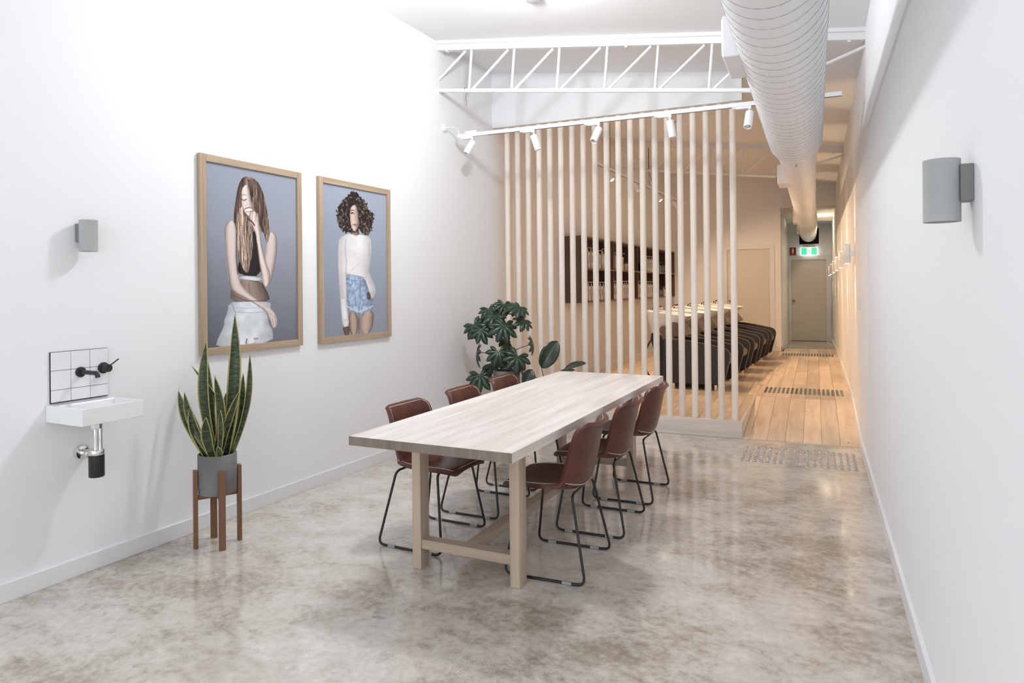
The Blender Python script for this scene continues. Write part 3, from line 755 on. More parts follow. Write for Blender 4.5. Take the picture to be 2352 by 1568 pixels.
tp = wall_thing('bottle_trap', 'chrome and black bottle trap hanging under the hand basin', 'trap', 2.350, .526)
bm = B(); lathe(bm, [(.039, .0005), (.039, .012), (.034, .022), (.022, .026)], 28, Matrix.Translation((0, .008, .108)) @ YX((1, 0, 0))); obj('wall_flange', bm, M_chrome, tp, smooth=True)
bm = B(); tube(bm, [(.02, .008, .108), (.075, .005, .108), (.118, 0, .108)], .0175, 16); lathe(bm, [(.021, .06), (.023, .063), (.023, .085), (.021, .088)], 16, Matrix.Translation((0, .006, .108)) @ YX((1, 0, 0))); obj('outlet_pipe', bm, M_chrome, tp, smooth=True)
bm = B(); lathe(bm, [(.034, 0), (.0365, .003), (.0365, .113)], 28, Matrix.Translation((.15, 0, 0))); obj('trap_cup', bm, M_blackm, tp, smooth=True)
bm = B(); lathe(bm, [(.0365, .113), (.038, .115), (.038, .135), (.034, .140), (.019, .142)], 28, Matrix.Translation((.15, 0, 0))); obj('collar', bm, M_chrome, tp, smooth=True)
bm = B(); tube(bm, [(.144, 0, .14), (.144, 0, .265)], .0125, 14); tube(bm, [(.164, .012, .14), (.164, .012, .262)], .009, 12); obj('down_pipe', bm, M_chrome, tp, smooth=True)
bm = B(); lathe(bm, [(.026, .245), (.027, .247), (.027, .268), (.024, .270), (.024, .2925)], 8, Matrix.Translation((.15, 0, 0))); obj('nut', bm, M_chrome, tp)

def make_sconce(loc, rz, label):
    """local x = out of the wall"""
    s = thing('concrete_sconce', label, 'wall light', loc, rz, group='concrete wall lights')
    bm = B(); r, h2, t = .043, .081, .005
    lathe(bm, [(r - t, -h2 + .03), (r - t, -h2), (r, -h2), (r, h2), (r - t, h2), (r - t, h2 - .03)], 40, Matrix.Translation((.067, 0, 0)), cap0=True, cap1=True); obj('concrete_shade', bm, M_sconcec, s, smooth=True)
    bm = B(); box(bm, .0005, .030, -.030, .030, -.030, .064, .0015); obj('bracket', bm, M_bracket, s)
    return s
sc0 = make_sconce((xl(2.37) + 0.0, 2.37, 1.761), AL, 'grey concrete cylinder wall light on the left wall above the basin')
dup(sc0, (XR, 2.10, 1.712), PI, 'grey concrete cylinder wall light on the right wall')

# ================================================================== FRAMED PHOTOGRAPHS
FIG1={'hairback':[(0.379,0.051),(0.441,0.041),(0.536,0.053),(0.601,0.11),(0.633,0.183),(0.657,0.266),(0.681,0.349),(0.647,0.423),(0.623,0.394),(0.607,0.353),(0.566,0.355),(0.534,0.323),(0.485,0.408),(0.452,0.54),(0.405,0.607),(0.359,0.575),(0.322,0.511),(0.315,0.414),(0.293,0.335),(0.279,0.288),(0.302,0.19),(0.333,0.099)],'face':[(0.366,0.117),(0.425,0.083),(0.444,0.115),(0.468,0.186),(0.49,0.234),(0.458,0.273),(0.401,0.252),(0.366,0.202)],'top':[(0.314,0.559),(0.375,0.461),(0.486,0.342),(0.542,0.372),(0.598,0.454),(0.58,0.613),(0.336,0.607)],'band':[(0.331,0.61),(0.58,0.617),(0.58,0.64),(0.336,0.63)],'torso':[(0.343,0.632),(0.58,0.64),(0.628,0.689),(0.661,0.723),(0.669,0.757),(0.482,0.763),(0.237,0.752),(0.245,0.688),(0.283,0.656)],'armR':[(0.673,0.346),(0.741,0.355),(0.766,0.388),(0.757,0.483),(0.713,0.595),(0.679,0.655),(0.628,0.676),(0.596,0.663),(0.577,0.605),(0.605,0.554),(0.63,0.47),(0.644,0.402)],'forearm':[(0.439,0.262),(0.487,0.235),(0.535,0.24),(0.558,0.288),(0.566,0.355),(0.581,0.438),(0.63,0.529),(0.679,0.595),(0.67,0.655),(0.628,0.676),(0.596,0.659),(0.572,0.597),(0.548,0.514),(0.525,0.406),(0.518,0.365),(0.47,0.31)],'hairlock':[(0.426,0.055),(0.536,0.057),(0.609,0.126),(0.641,0.199),(0.665,0.282),(0.681,0.349),(0.647,0.423),(0.618,0.369),(0.566,0.321),(0.534,0.273),(0.503,0.217),(0.464,0.162),(0.441,0.107)],'hairfront':[(0.294,0.303),(0.363,0.202),(0.408,0.264),(0.447,0.295),(0.486,0.358),(0.485,0.441),(0.46,0.532),(0.428,0.602),(0.374,0.574),(0.329,0.519),(0.315,0.431)],'armL':[(0.227,0.308),(0.289,0.303),(0.309,0.374),(0.302,0.495),(0.311,0.575),(0.336,0.632),(0.351,0.664),(0.435,0.713),(0.562,0.764),(0.661,0.79),(0.736,0.834),(0.761,0.886),(0.735,0.916),(0.693,0.918),(0.66,0.875),(0.619,0.815),(0.498,0.771),(0.373,0.729),(0.282,0.704),(0.238,0.68),(0.217,0.577),(0.196,0.482),(0.185,0.372),(0.197,0.332)],'jeans':[(0.222,0.759),(0.373,0.757),(0.678,0.757),(0.677,0.808),(0.63,0.817),(0.66,0.9),(0.701,0.927),(0.701,1.001),(0.325,0.999),(0.083,1.0),(0.119,0.946),(0.177,0.885),(0.175,0.853),(0.207,0.823)],'eye':[(0.367,0.176),(0.394,0.182),(0.418,0.174),(0.394,0.179)],'mouth':[(0.405,0.23),(0.455,0.217),(0.487,0.226),(0.455,0.238),(0.416,0.241)],'tag':[(0.414,0.966),(0.496,0.966),(0.496,0.996),(0.414,0.997)]}
FIG2={'hair':[(0.475,0.009),(0.553,0.048),(0.669,0.08),(0.703,0.138),(0.799,0.143),(0.773,0.205),(0.76,0.267),(0.675,0.315),(0.594,0.303),(0.548,0.265),(0.525,0.296),(0.412,0.3),(0.335,0.313),(0.259,0.287),(0.208,0.232),(0.203,0.166),(0.275,0.105),(0.341,0.062),(0.407,0.039)],'face':[(0.427,0.12),(0.506,0.108),(0.535,0.157),(0.549,0.216),(0.532,0.261),(0.486,0.296),(0.435,0.28),(0.407,0.233),(0.4,0.165)],'hairlock':[(0.507,0.1),(0.575,0.126),(0.631,0.212),(0.606,0.293),(0.555,0.285),(0.538,0.216),(0.528,0.148)],'neck':[(0.412,0.286),(0.537,0.271),(0.547,0.323),(0.412,0.32)],'sweater':[(0.334,0.318),(0.423,0.31),(0.49,0.322),(0.559,0.31),(0.675,0.315),(0.735,0.328),(0.745,0.409),(0.719,0.511),(0.699,0.552),(0.706,0.583),(0.789,0.654),(0.812,0.716),(0.762,0.756),(0.726,0.751),(0.691,0.694),(0.622,0.603),(0.416,0.589),(0.339,0.58),(0.33,0.653),(0.354,0.849),(0.381,0.938),(0.275,0.944),(0.256,0.827),(0.229,0.653),(0.217,0.509),(0.225,0.384),(0.247,0.345)],'shorts':[(0.339,0.585),(0.646,0.608),(0.715,0.695),(0.762,0.767),(0.78,0.824),(0.664,0.847),(0.535,0.861),(0.41,0.84),(0.327,0.809),(0.33,0.692)],'leg1':[(0.355,0.834),(0.523,0.861),(0.513,0.998),(0.384,1.003)],'leg2':[(0.535,0.861),(0.78,0.824),(0.745,0.998),(0.539,0.999)],'hand1':[(0.275,0.939),(0.381,0.938),(0.38,0.993),(0.339,1.004),(0.296,0.989)],'hand2':[(0.662,0.704),(0.715,0.715),(0.726,0.761),(0.661,0.767)],'eye':[(0.417,0.169),(0.44,0.174),(0.467,0.169),(0.442,0.165)],'mouth':[(0.451,0.248),(0.481,0.241),(0.515,0.243),(0.483,0.256)]}
STR1=[([(0.36,0.158),(0.386,0.148),(0.417,0.149)],3,(120,95,85),0.8),([(0.366,0.175),(0.381,0.181),(0.401,0.18),(0.42,0.172)],3.5,(45,36,34),1),([(0.409,0.187),(0.429,0.203),(0.409,0.21)],2.5,(185,158,148),0.8),([(0.402,0.229),(0.44,0.218),(0.487,0.221)],4,(120,72,66),1),([(0.415,0.234),(0.448,0.226),(0.477,0.229)],6,(250,248,246),1),([(0.415,0.243),(0.452,0.243),(0.481,0.235)],3,(165,108,102),0.9),([(0.458,0.247),(0.444,0.273)],2.5,(140,110,100),0.9),([(0.487,0.243),(0.474,0.293)],2.5,(150,120,110),0.9),([(0.514,0.245),(0.51,0.312)],2.5,(150,120,110),0.9),([(0.436,0.283),(0.483,0.301),(0.505,0.318)],6,(58,44,42),0.9),([(0.311,0.374),(0.305,0.495),(0.319,0.599)],6,(70,55,52),0.75),([(0.533,0.423),(0.556,0.53),(0.583,0.605)],4,(90,70,66),0.7),([(0.67,0.868),(0.683,0.911)],2.5,(130,102,94),0.9),([(0.699,0.857),(0.712,0.911)],2.5,(130,102,94),0.9),([(0.727,0.853),(0.739,0.905)],2.5,(130,102,94),0.9),([(0.669,0.829),(0.702,0.846),(0.736,0.86)],2.5,(170,145,136),0.7),([(0.249,0.761),(0.289,0.816),(0.295,0.889),(0.307,0.995)],4,(140,150,166),0.9),([(0.296,0.813),(0.481,0.823),(0.669,0.818)],2.5,(165,174,188),0.9),([(0.222,0.788),(0.419,0.796),(0.677,0.789)],2.5,(172,180,194),0.8),([(0.126,0.958),(0.174,0.894),(0.221,0.864)],6,(186,194,206),0.8),([(0.568,0.985),(0.635,0.908)],4,(190,198,210),0.8),([(0.191,0.988),(0.265,0.92),(0.288,0.889)],5,(192,200,210),0.7),([(0.401,0.994),(0.408,0.97)],5,(40,42,48),0.9),([(0.436,0.656),(0.445,0.706)],7,(120,100,92),0.7),([(0.371,0.649),(0.401,0.684)],5,(128,106,98),0.6),([(0.531,0.664),(0.563,0.705)],6,(110,92,86),0.6),([(0.252,0.716),(0.404,0.752),(0.628,0.758)],5,(86,70,66),0.6),([(0.204,0.34),(0.194,0.419),(0.21,0.537),(0.224,0.64)],5,(180,158,150),0.6),([(0.74,0.389),(0.734,0.484),(0.696,0.595)],5,(170,148,140),0.6)]
STR2=[([(0.415,0.172),(0.442,0.166),(0.469,0.17)],5,(34,28,28),1),([(0.409,0.157),(0.442,0.148),(0.474,0.152)],4,(60,46,42),0.9),([(0.475,0.175),(0.49,0.209),(0.463,0.217)],3,(150,120,110),0.8),([(0.447,0.249),(0.481,0.242),(0.521,0.245)],5,(150,92,88),1),([(0.458,0.257),(0.51,0.253)],3,(170,120,112),0.7),([(0.338,0.352),(0.325,0.42),(0.343,0.507),(0.332,0.58),(0.335,0.653),(0.348,0.829)],5,(168,168,176),0.9),([(0.693,0.37),(0.71,0.501),(0.677,0.578)],5,(172,172,180),0.9),([(0.417,0.56),(0.531,0.516)],4,(205,205,212),0.8),([(0.376,0.42),(0.492,0.447)],4,(214,214,220),0.7),([(0.577,0.533),(0.667,0.502)],4,(205,205,212),0.8),([(0.341,0.585),(0.484,0.601),(0.646,0.61)],5,(180,180,188),0.9),([(0.268,0.897),(0.366,0.894)],4,(200,200,206),0.9),([(0.235,0.653),(0.326,0.648)],3,(205,205,212),0.8),([(0.559,0.61),(0.554,0.754),(0.526,0.859)],4,(92,112,142),0.9),([(0.342,0.645),(0.414,0.665),(0.451,0.639)],3,(96,116,146),0.9),([(0.34,0.622),(0.645,0.641)],3,(110,130,160),0.9),([(0.333,0.801),(0.433,0.828),(0.535,0.845),(0.761,0.81)],7,(206,220,238),0.9),([(0.358,0.712),(0.504,0.693)],4,(130,152,186),0.7),([(0.368,0.761),(0.526,0.728)],4,(200,214,232),0.6),([(0.585,0.694),(0.678,0.745)],4,(128,150,184),0.7),([(0.53,0.865),(0.527,1.0)],6,(105,100,104),0.9),([(0.319,0.946),(0.322,0.99)],3,(80,58,52),0.9),([(0.35,0.947),(0.353,0.991)],3,(80,58,52),0.9),([(0.412,0.315),(0.485,0.325),(0.552,0.311)],4,(205,204,208),0.9)]
def vnoise(h, w, ny, nx, seed):
    r = np.random.RandomState(seed).rand(ny + 2, nx + 2)
    y = np.linspace(0, ny, h); x = np.linspace(0, nx, w); iy = np.clip(y.astype(int), 0, ny); ix = np.clip(x.astype(int), 0, nx)
    fy = (y - iy)[:, None]; fx = (x - ix)[None, :]; fy = fy * fy * (3 - 2 * fy); fx = fx * fx * (3 - 2 * fx)
    a = r[iy][:, ix]; b = r[iy][:, ix + 1]; c = r[iy + 1][:, ix]; d = r[iy + 1][:, ix + 1]
    return (a * (1 - fx) + b * fx) * (1 - fy) + (c * (1 - fx) + d * fx) * fy
def inside(poly, U, V):
    m = np.zeros(U.shape, bool); n = len(poly)
    for i in range(n):
        x0, y0 = poly[i]; x1, y1 = poly[(i + 1) % n]
        if y0 == y1: continue
        c = ((V >= y0) != (V >= y1)) & (U < (x1 - x0) * (V - y0) / (y1 - y0) + x0); m ^= c
    return m
def smoothpoly(p, it=2):
    for _ in range(it):
        q = []
        for i in range(len(p)):
            a, b = p[i], p[(i + 1) % len(p)]
            q += [(a[0] * .75 + b[0] * .25, a[1] * .75 + b[1] * .25), (a[0] * .25 + b[0] * .75, a[1] * .25 + b[1] * .75)]
        p = q
    return p
def acrossmask(m):
    t = np.zeros(m.shape)
    for j in range(m.shape[0]):
        k = np.nonzero(m[j])[0]
        if len(k): t[j, k] = (k - k[0]) / max(1, k[-1] - k[0])
    return t
def paint(which, w=290, h=440):
    u = np.linspace(0, 1, w + 1); v = np.linspace(0, 1, h + 1); U, V = np.meshgrid(u, v); sh = U.shape
    A = np.zeros(sh + (3,))
    if which == 1:
        base = np.array([150, 155, 168.]); g = 1.02 - .42 * np.clip((V - .35), 0, 1) - .30 * np.clip(.45 - U, 0, 1) * V; F = FIG1
    else:
        base = np.array([158, 168, 184.]); g = 1.04 - .12 * V - .06 * (1 - U); F = FIG2
    A[:] = base * g[..., None]
    def put(key, col, lo=.55, p=2.4, cx=.5, mul=None, alpha=1.0):
        m = inside(smoothpoly(F[key], 1), U, V); t = acrossmask(m); s = 1 - (1 - lo) * np.clip(np.abs(t - cx) / max(cx, 1 - cx), 0, 1) ** p
        c = np.array(col)[None, None] * s[..., None]
        if mul is not None: c = c * mul[..., None]
        A[m] = A[m] * (1 - alpha) + c[m] * alpha; return m
    if which == 1:
        warp = .03 * (vnoise(*sh, 9, 3, 5) - .5) + .012 * (vnoise(*sh, 30, 6, 6) - .5)
        st = np.clip((U + warp) * w, 0, w - 1).astype(int); rnd = np.random.RandomState(3).rand(w + 2); rnd = (rnd + np.roll(rnd, 1)) / 2
        streak = .45 + 1.0 * rnd[st] ; long = vnoise(*sh, 14, 60, 11); streak = streak * (.6 + .8 * long)
        skin = (226, 207, 198)
        put('hairback', (132, 108, 95), .45, 2, .55, streak)
        put('torso', (160, 138, 130), .45, 2.0, .45)
        put('top', (36, 33, 35), .6)
        put('band', (226, 224, 224), .75)
        put('armR', (220, 203, 196), .50, 2.6, .4)
        put('face', (236, 219, 211), .62, 2.2, .4)
        put('hairlock', (108, 88, 78), .5, 2, .6, streak)
        put('hairfront', (186, 162, 146), .55, 2, .5, streak)
        put('forearm', (238, 221, 213), .50, 2.0, .45)
        put('jeans', (229, 234, 240), .78, 2.2, .5, .93 + .14 * vnoise(*sh, 26, 14, 8))
        put('armL', (224, 207, 200), .50, 2.8, .58)
        put('eye', (60, 48, 44), 1); put('mouth', (238, 232, 230), 1); put('tag', (246, 246, 246), .95)
        for k in range(4):
            m = (np.abs(U - (.492 + .012 * k)) < .0035) & (np.abs(V - .973) < .006); A[m] = (90, 90, 95)
    else:
        put('neck', (150, 118, 104), .5)
        n1 = vnoise(*sh, 95, 62, 21); n2 = vnoise(*sh, 50, 36, 22); curl = np.where(n1 > .70, 1.7, .6) * (.5 + n2)
        m = inside(smoothpoly(F['hair'], 1), U + .035 * (vnoise(*sh, 70, 50, 31) - .5), V + .02 * (vnoise(*sh, 80, 50, 32) - .5)); A[m] = (np.array((58, 49, 48)) * curl[..., None])[m]
        put('leg1', (190, 166, 155), .45, 2.4, .5); put('leg2', (198, 174, 163), .48, 2.4, .45)
        put('face', (222, 196, 184), .45, 1.8, .35)
        m = inside(smoothpoly(F['hairlock'], 1), U + .02 * (vnoise(*sh, 70, 50, 41) - .5), V); A[m] = (np.array((58, 49, 48)) * curl[..., None])[m]
        put('shorts', (168, 190, 218), .72, 2.2, .45, .80 + .40 * vnoise(*sh, 60, 40, 9))
        put('hand1', (120, 90, 80), .6)
        put('sweater', (240, 239, 240), .80, 2.6, .5, .96 + .07 * vnoise(*sh, 22, 9, 10))
        put('hand2', (96, 72, 66), .7); put('eye', (34, 28, 28), 1); put('mouth', (176, 122, 116), .9)
    def stroke(pts, wpx, col, al, mask=None):
        hw = wpx * .00061 * 1.25
        for (a, b), (c, d) in zip(pts, pts[1:]):
            pad = hw * 2.5; u0, u1 = min(a, c) - pad / .77, max(a, c) + pad / .77; v0, v1 = min(b, d) - pad / 1.16, max(b, d) + pad / 1.16
            i0, i1 = max(0, int(v0 * h)), min(h + 1, int(v1 * h) + 2); j0, j1 = max(0, int(u0 * w)), min(w + 1, int(u1 * w) + 2)
            if i1 <= i0 or j1 <= j0: continue
            x = (U[i0:i1, j0:j1] - a) * .77; y = (V[i0:i1, j0:j1] - b) * 1.16; ex, ey = (c - a) * .77, (d - b) * 1.16
            t = np.clip((x * ex + y * ey) / max(1e-9, ex * ex + ey * ey), 0, 1); dist = np.hypot(x - t * ex, y - t * ey)
            k = al * np.clip(1.5 - dist / hw, 0, 1)
            if mask is not None: k = k * mask[i0:i1, j0:j1]
            A[i0:i1, j0:j1] = A[i0:i1, j0:j1] * (1 - k[..., None]) + np.array(col) * k[..., None]
    rs = np.random.RandomState(12 + which)
    if which == 1:
        hm = (inside(smoothpoly(F['hairlock'], 1), U, V) | inside(smoothpoly(F['hairfront'], 1), U, V)).astype(float)
        for k in range(150):
            x0 = rs.uniform(.33, .68); y0 = rs.uniform(.06, .45); Ln = rs.uniform(.12, .30); sway = rs.uniform(-.03, .05); ph = rs.uniform(0, 6)
            pts = [(x0 + sway * q + .008 * math.sin(ph + 9 * q), y0 + Ln * q) for q in np.linspace(0, 1, 7)]
            c = np.array((66, 50, 44)) if rs.rand() < .55 else np.array((214, 192, 172)) * rs.uniform(.8, 1.1); stroke(pts, rs.uniform(1.5, 3), c, .65, hm)
    else:
        hm = inside(smoothpoly([(.5 + (p[0] - .5) * 1.06, p[1]) for p in F['hair']], 1), U, V).astype(float); hm[inside(smoothpoly(F['face'], 1), U, V)] = 0
        for k in range(240):
            x0 = rs.uniform(.20, .84); y0 = rs.uniform(.05, .36); r0 = rs.uniform(.008, .02); ph = rs.uniform(0, 6)
            pts = [(x0 + r0 * math.cos(ph + 5 * q), y0 + .022 * q + r0 * .6 * math.sin(ph + 5 * q)) for q in np.linspace(0, 1, 7)]
            c = np.array((28, 22, 22)) if rs.rand() < .68 else np.array((150, 132, 124)); stroke(pts, rs.uniform(2, 3.5), c, .85, hm)
    for pts, wpx, col, al in (STR1 if which == 1 else STR2): stroke(pts, wpx, col, al)
    A = np.clip(A / 255, 0, 1); lin = np.where(A <= .04045, A / 12.92, ((A + .055) / 1.055) ** 2.4)
    return lin, U, V, w, h
def picture(which, y0, y1, z0, z1, label, fb=.045):
    yc = (y0 + y1) / 2; p = wall_thing('framed_photograph', label, 'picture', yc, z0, group='framed photographs on the left wall')
    k = 1 / math.cos(AL); hw = (y1 - y0) / 2 * k; H = z1 - z0; d = .030
    for s in (-1, 1):
        bm = B(); a, b = (s * hw, s * (hw - fb)); box(bm, .001, d, min(a, b), max(a, b), 0, H, .0015); obj('frame_upright', bm, M_frameV, p)
    for a, b in ((0, fb), (H - fb, H)):
        bm = B(); box(bm, .001, d - .0004, -hw + fb, hw - fb, a, b, .0015); obj('frame_rail', bm, M_frameH, p)
    lin, U, V, w, h = paint(which); n = U.size
    iw, ih = 2 * (hw - fb), H - 2 * fb; co_ = np.empty((n, 3), np.float32)
    co_[:, 0] = .016; co_[:, 1] = (-hw + fb + U.ravel() * iw); co_[:, 2] = fb + (1 - V.ravel()) * ih
    ii = np.arange(n).reshape(U.shape); q = np.stack([ii[:-1, :-1], ii[1:, :-1], ii[1:, 1:], ii[:-1, 1:]], -1).reshape(-1, 4)
    me = bpy.data.meshes.new('print'); me.vertices.add(n); me.vertices.foreach_set('co', co_.ravel())
    me.loops.add(q.size); me.loops.foreach_set('vertex_index', q.ravel().astype(np.int32)); me.polygons.add(len(q)); me.polygons.foreach_set('loop_start', np.arange(0, q.size, 4, dtype=np.int32)); me.update(calc_edges=True); me.validate()
    at = me.color_attributes.new('print_colour', 'FLOAT_COLOR', 'POINT'); c4 = np.ones((n, 4), np.float32); c4[:, :3] = lin.reshape(-1, 3); at.data.foreach_set('color', c4.ravel())
    me.materials.append(M_photo); o = bpy.data.objects.new('photographic_print', me); link(o); o.parent = p
    bm = B(); box(bm, .001, .0145, -hw + fb - .002, hw - fb + .002, fb - .002, H - fb + .002); obj('backing_board', bm, M_plinth, p)
    return p
def _ph(nt, b, a):
    nt.links.new(a.outputs['Color'], b.inputs['Base Color']); b.inputs['Roughness'].default_value = .22; b.inputs['Specular IOR Level'].default_value = .35
M_photo = attr_mat('satin_photo_paper', 'print_colour', _ph)
picture(1, 3.080, 3.941, 1.068, 2.320, 'larger oak framed photograph of a laughing woman in a black crop top')
picture(2, 4.121, 4.997, 1.062, 2.325, 'oak framed photograph of a woman with dark curly hair in a white jumper')

# ================================================================== TRACK LIGHTING
YT = 5.994
tk = thing('light_track', 'long white spotlight track running across the room under the truss', 'light track', (-1.5, YT, 2.957))
bm = B(); box(bm, -3.10, .205, YT - .018, YT + .018, 2.957, 2.992, .002); obj('rail', bm, M_powder, tk, world=True)
bm = B(); box(bm, -2.9, .203, YT - .006, YT + .006, 2.9555, 2.958); obj('slot', bm, M_darkgrey, tk, world=True)
bm = B(); box(bm, -3.225, -3.10, YT - .016, YT + .016, 2.958, 2.990, .002); box(bm, -3.14, -3.01, YT - .0185, YT + .0185, 2.992, 3.012, .002); obj('live_end_feed', bm, M_powder, tk, world=True)
bm = B(); lathe(bm, [(.036, 0), (.036, .012), (.030, .026), (.014, .033)], 24, Matrix.Translation((xl(5.9), 5.9, 3.045)) @ frame_to((1, 0, 0))); obj('ceiling_rose', bm, M_powder, tk, world=True, smooth=True, label='round white cable outlet on the wall')
bm = B(); tube(bm, fillet([(xl(5.9) + .03, 5.9, 3.045), (-3.24, 5.93, 3.06), (-3.212, YT, 3.03), (-3.212, YT, 2.985)], .03, 5), .0045, 8); obj('feed_cable', bm, M_powder, tk, world=True, smooth=True)
def make_spot(label, on, group, aim, warm=False):
    s = thing('track_spotlight', label, 'spotlight', group=group)
    bm = B(); box(bm, -.075, .045, -.016, .016, -.020, .0, .002); box(bm, -.105, -.070, -.014, .014, -.012, .0, .002); obj('track_adapter', bm, M_powder, s)
    bm = B(); tube(bm, [(.032, 0, -.018), (.032, 0, -.066)], .0085, 12); box(bm, .018, .046, -.013, .013, -.026, -.018, .002); obj('swivel_stem', bm, M_powder, s, smooth=True)
    d = Vector(aim).normalized(); P0 = Vector((.032, 0, -.060)); M = Matrix.Translation(P0) @ frame_to(d); r = .034
    bm = B(); lathe(bm, [(r - .004, -.012), (r, -.008), (r, .132), (r - .003, .136), (r - .005, .134), (r - .006, .118)], 28, M, cap1=False); hd = obj('lamp_head', bm, M_powder, s, smooth=True)
    bm = B(); lathe(bm, [(r - .006, .119), (r - .016, .108), (.012, .102), (.011, .106)], 24, M, cap0=False); 
    if on:
        bm.free(); bm = B(); lathe(bm, [(r - .006, .124), (r - .007, .128), (.004, .129)], 24, M, cap0=False)
    obj('reflector', bm, M_lampon if on else M_reflect, hd, smooth=True, label='glowing lamp face' if on else 'faceted metal reflector')
    return s, P0 + d * .142, d
def spot_lamp(name, loc, d, w, col, size, rad):
    l = bpy.data.lights.new(name, 'SPOT'); l.energy = w; l.color = col; l.spot_size = math.radians(size); l.spot_blend = .6; l.shadow_soft_size = rad
    o = bpy.data.objects.new(name, l); o.location = loc; o.rotation_euler = Vector(d).to_track_quat('-Z', 'Y').to_euler(); link(o); return o
aims = [(-3.062, (-.35, -.50, -1.0)), (-2.415, (.30, .18, -1.0)), (-1.780, (-.28, -.50, -1.0)), (-1.140, (.16, .12, -1.0)), (-.485, (-.10, -.42, -1.0))]
words = ['first white track spotlight, nearest the left wall, tilted left', 'second white track spotlight from the left wall, tilted right', 'middle white track spotlight with its lamp face showing', 'fourth white track spotlight from the left wall', 'white track spotlight beside the air duct']
for (x, aim), wd in zip(aims, words):
    s, p, d = make_spot(wd, False, 'spotlights on the front track', aim); s.location = (x - .032, YT, 2.957)
# rear track
OR = .69
y0, y1 = 8.30, 13.28
rt = thing('light_track', 'spotlight track hung on wires above the wash basins', 'light track', (xl(10.8) + OR, 10.8, 3.02), AL)
Lh = (y1 - y0) / 2 / math.cos(AL)
bm = B(); box(bm, -.018, .018, -Lh, Lh, 0, .035, .002); obj('rail', bm, M_powder, rt)
bm = B(); box(bm, -.006, .006, -Lh + .1, Lh - .1, -.0015, .001); obj('slot', bm, M_darkgrey, rt)
for yy in (-1.9, .0, 2.1):
    bm = B(); tube(bm, [(0, yy, .034), (0, yy, zc(xl(10.8 + yy) + OR) - 3.02)], .003, 6); obj('hanging_wire', bm, M_darkgrey, rt)
bm = B(); tube(bm, fillet([(.0, .25, .035), (.0, .25, .12), (-.02, .05, .25), (-.02, .05, zc(xl(10.8) + OR) - 3.02)], .08, 5), .004, 6); obj('feed_cable', bm, M_darkgrey, rt, smooth=True)
rw = ['first glowing rear spotlight, nearest the dowel screen', 'second glowing rear spotlight above the basins', 'third glowing rear spotlight above the basins', 'fourth glowing rear spotlight, nearest the back wall']
for yy, wd, am in zip((8.645, 9.795, 11.07, 12.19), rw, ((.60, -.06, -.80), (.60, .22, -.76), (.60, -.06, -.80), (.46, .34, -.78))):
    s, p, d = make_spot(wd, True, 'spotlights on the rear track', am); s.location = (xl(yy) + OR - .0, yy, 3.02)
    spot_lamp('warm_spot_beam', Vector(s.location) + p, d, REAR_SPOT_W, (1, .68, .42), 124, .02)

# ================================================================== AIR DUCT
DX, DZ = -.147, 2.72
du = thing('air_duct', 'big white round spiral air duct running the length of the room', 'air duct', (DX, 3.0, DZ))
MY = Matrix.Translation((DX, 0, DZ)) @ Matrix.Rotation(-PI / 2, 4, 'X')      # local z -> world +y
RB, RS = .2125, .163
bm = B(); ys_ = [-1.38 + 7.63 * k / 40 for k in range(41)]
lathe(bm, [(RB, y) for y in ys_] + [(RB, 6.33), (RB - .006, 6.40), (RS + .02, 6.46)], 56, MY, cap0=True, cap1=False); obj('large_section', bm, M_ductw, du, world=True, smooth=True)
bm = B(); prof = [(RS + .02, 6.455), (RS, 6.48)]; y = 6.8
while y < 10.6: prof.append((RS, y)); y += .5
for y, r in ((10.7, .163), (11.2, .166), (11.5, .160), (11.9, .172), (12.4, .176), (12.7, .164), (12.78, .158), (12.9, .168), (13.3, .184), (13.7, .190), (14.0, .176), (14.08, .160), (14.2, .172), (14.7, .190), (15.2, .194), (15.45, .176), (15.53, .160), (15.7, .176), (16.2, .192), (16.7, .190), (16.9, .165), (17.1, .18), (17.8, .19), (18.4, .182), (18.8, .165), (19.1, .16)): prof.append((r, y))
lathe(bm, prof, 44, MY, cap0=False); obj('small_section', bm, M_ductw, du, world=True, smooth=True)
def helix(r, y0, y1, pitch, rt_, seg=30):
    n = int((y1 - y0) / pitch * seg); bm = B()
    tube(bm, [(DX + r * math.sin(2 * PI * k / seg), y0 + pitch * k / seg, DZ + r * math.cos(2 * PI * k / seg)) for k in range(n)], rt_, 4); return bm
obj('spiral_seam', helix(RB + .0004, -1.0, 6.30, .115, .0021), M_seam, du, world=True)
obj('spiral_seam', helix(RS + .0004, 6.5, 10.7, .10, .0018), M_ductw, du, world=True)
for (xa, ya, yb, za, zb) in ((-.425, 3.655, 4.065, 2.640, 2.852), (-.372, 8.17, 8.57, 2.600, 2.815), (-.372, 13.9, 14.35, 2.64, 2.88), (-.37, 16.6, 17.0, 2.64, 2.86)):
    bm = B(); box(bm, xa, DX - .06, ya, yb, za, zb, .004); rb = obj('register_box', bm, M_ductw, du, world=True, label='square white supply register on the duct side')
    bm = B(); box(bm, xa - .006, xa + .002, ya + .012, yb - .012, za + .012, zb - .012, .002); o = obj('grille', bm, M_powder, rb); o.data.transform(rootmat(rb).inverted())
bm = B(); box(bm, DX - .045, DX + .045, 6.60, 6.61, DZ - RS - .008, DZ - RS - .003); box(bm, DX - .006, DX + .006, 6.59, 6.62, DZ - RS - .035, DZ - RS - .004); obj('duct_tag_clip', bm, M_seam, du, world=True)
for yy in (1.2, 4.9, 9.0, 12.9):
    r = RB if yy < 6 else RS
    bm = B(); tube(bm, [(DX, yy, DZ + r), (DX, yy, zc(DX) + .01)], .004, 6); obj('hanger_rod', bm, M_steelw, du, world=True)

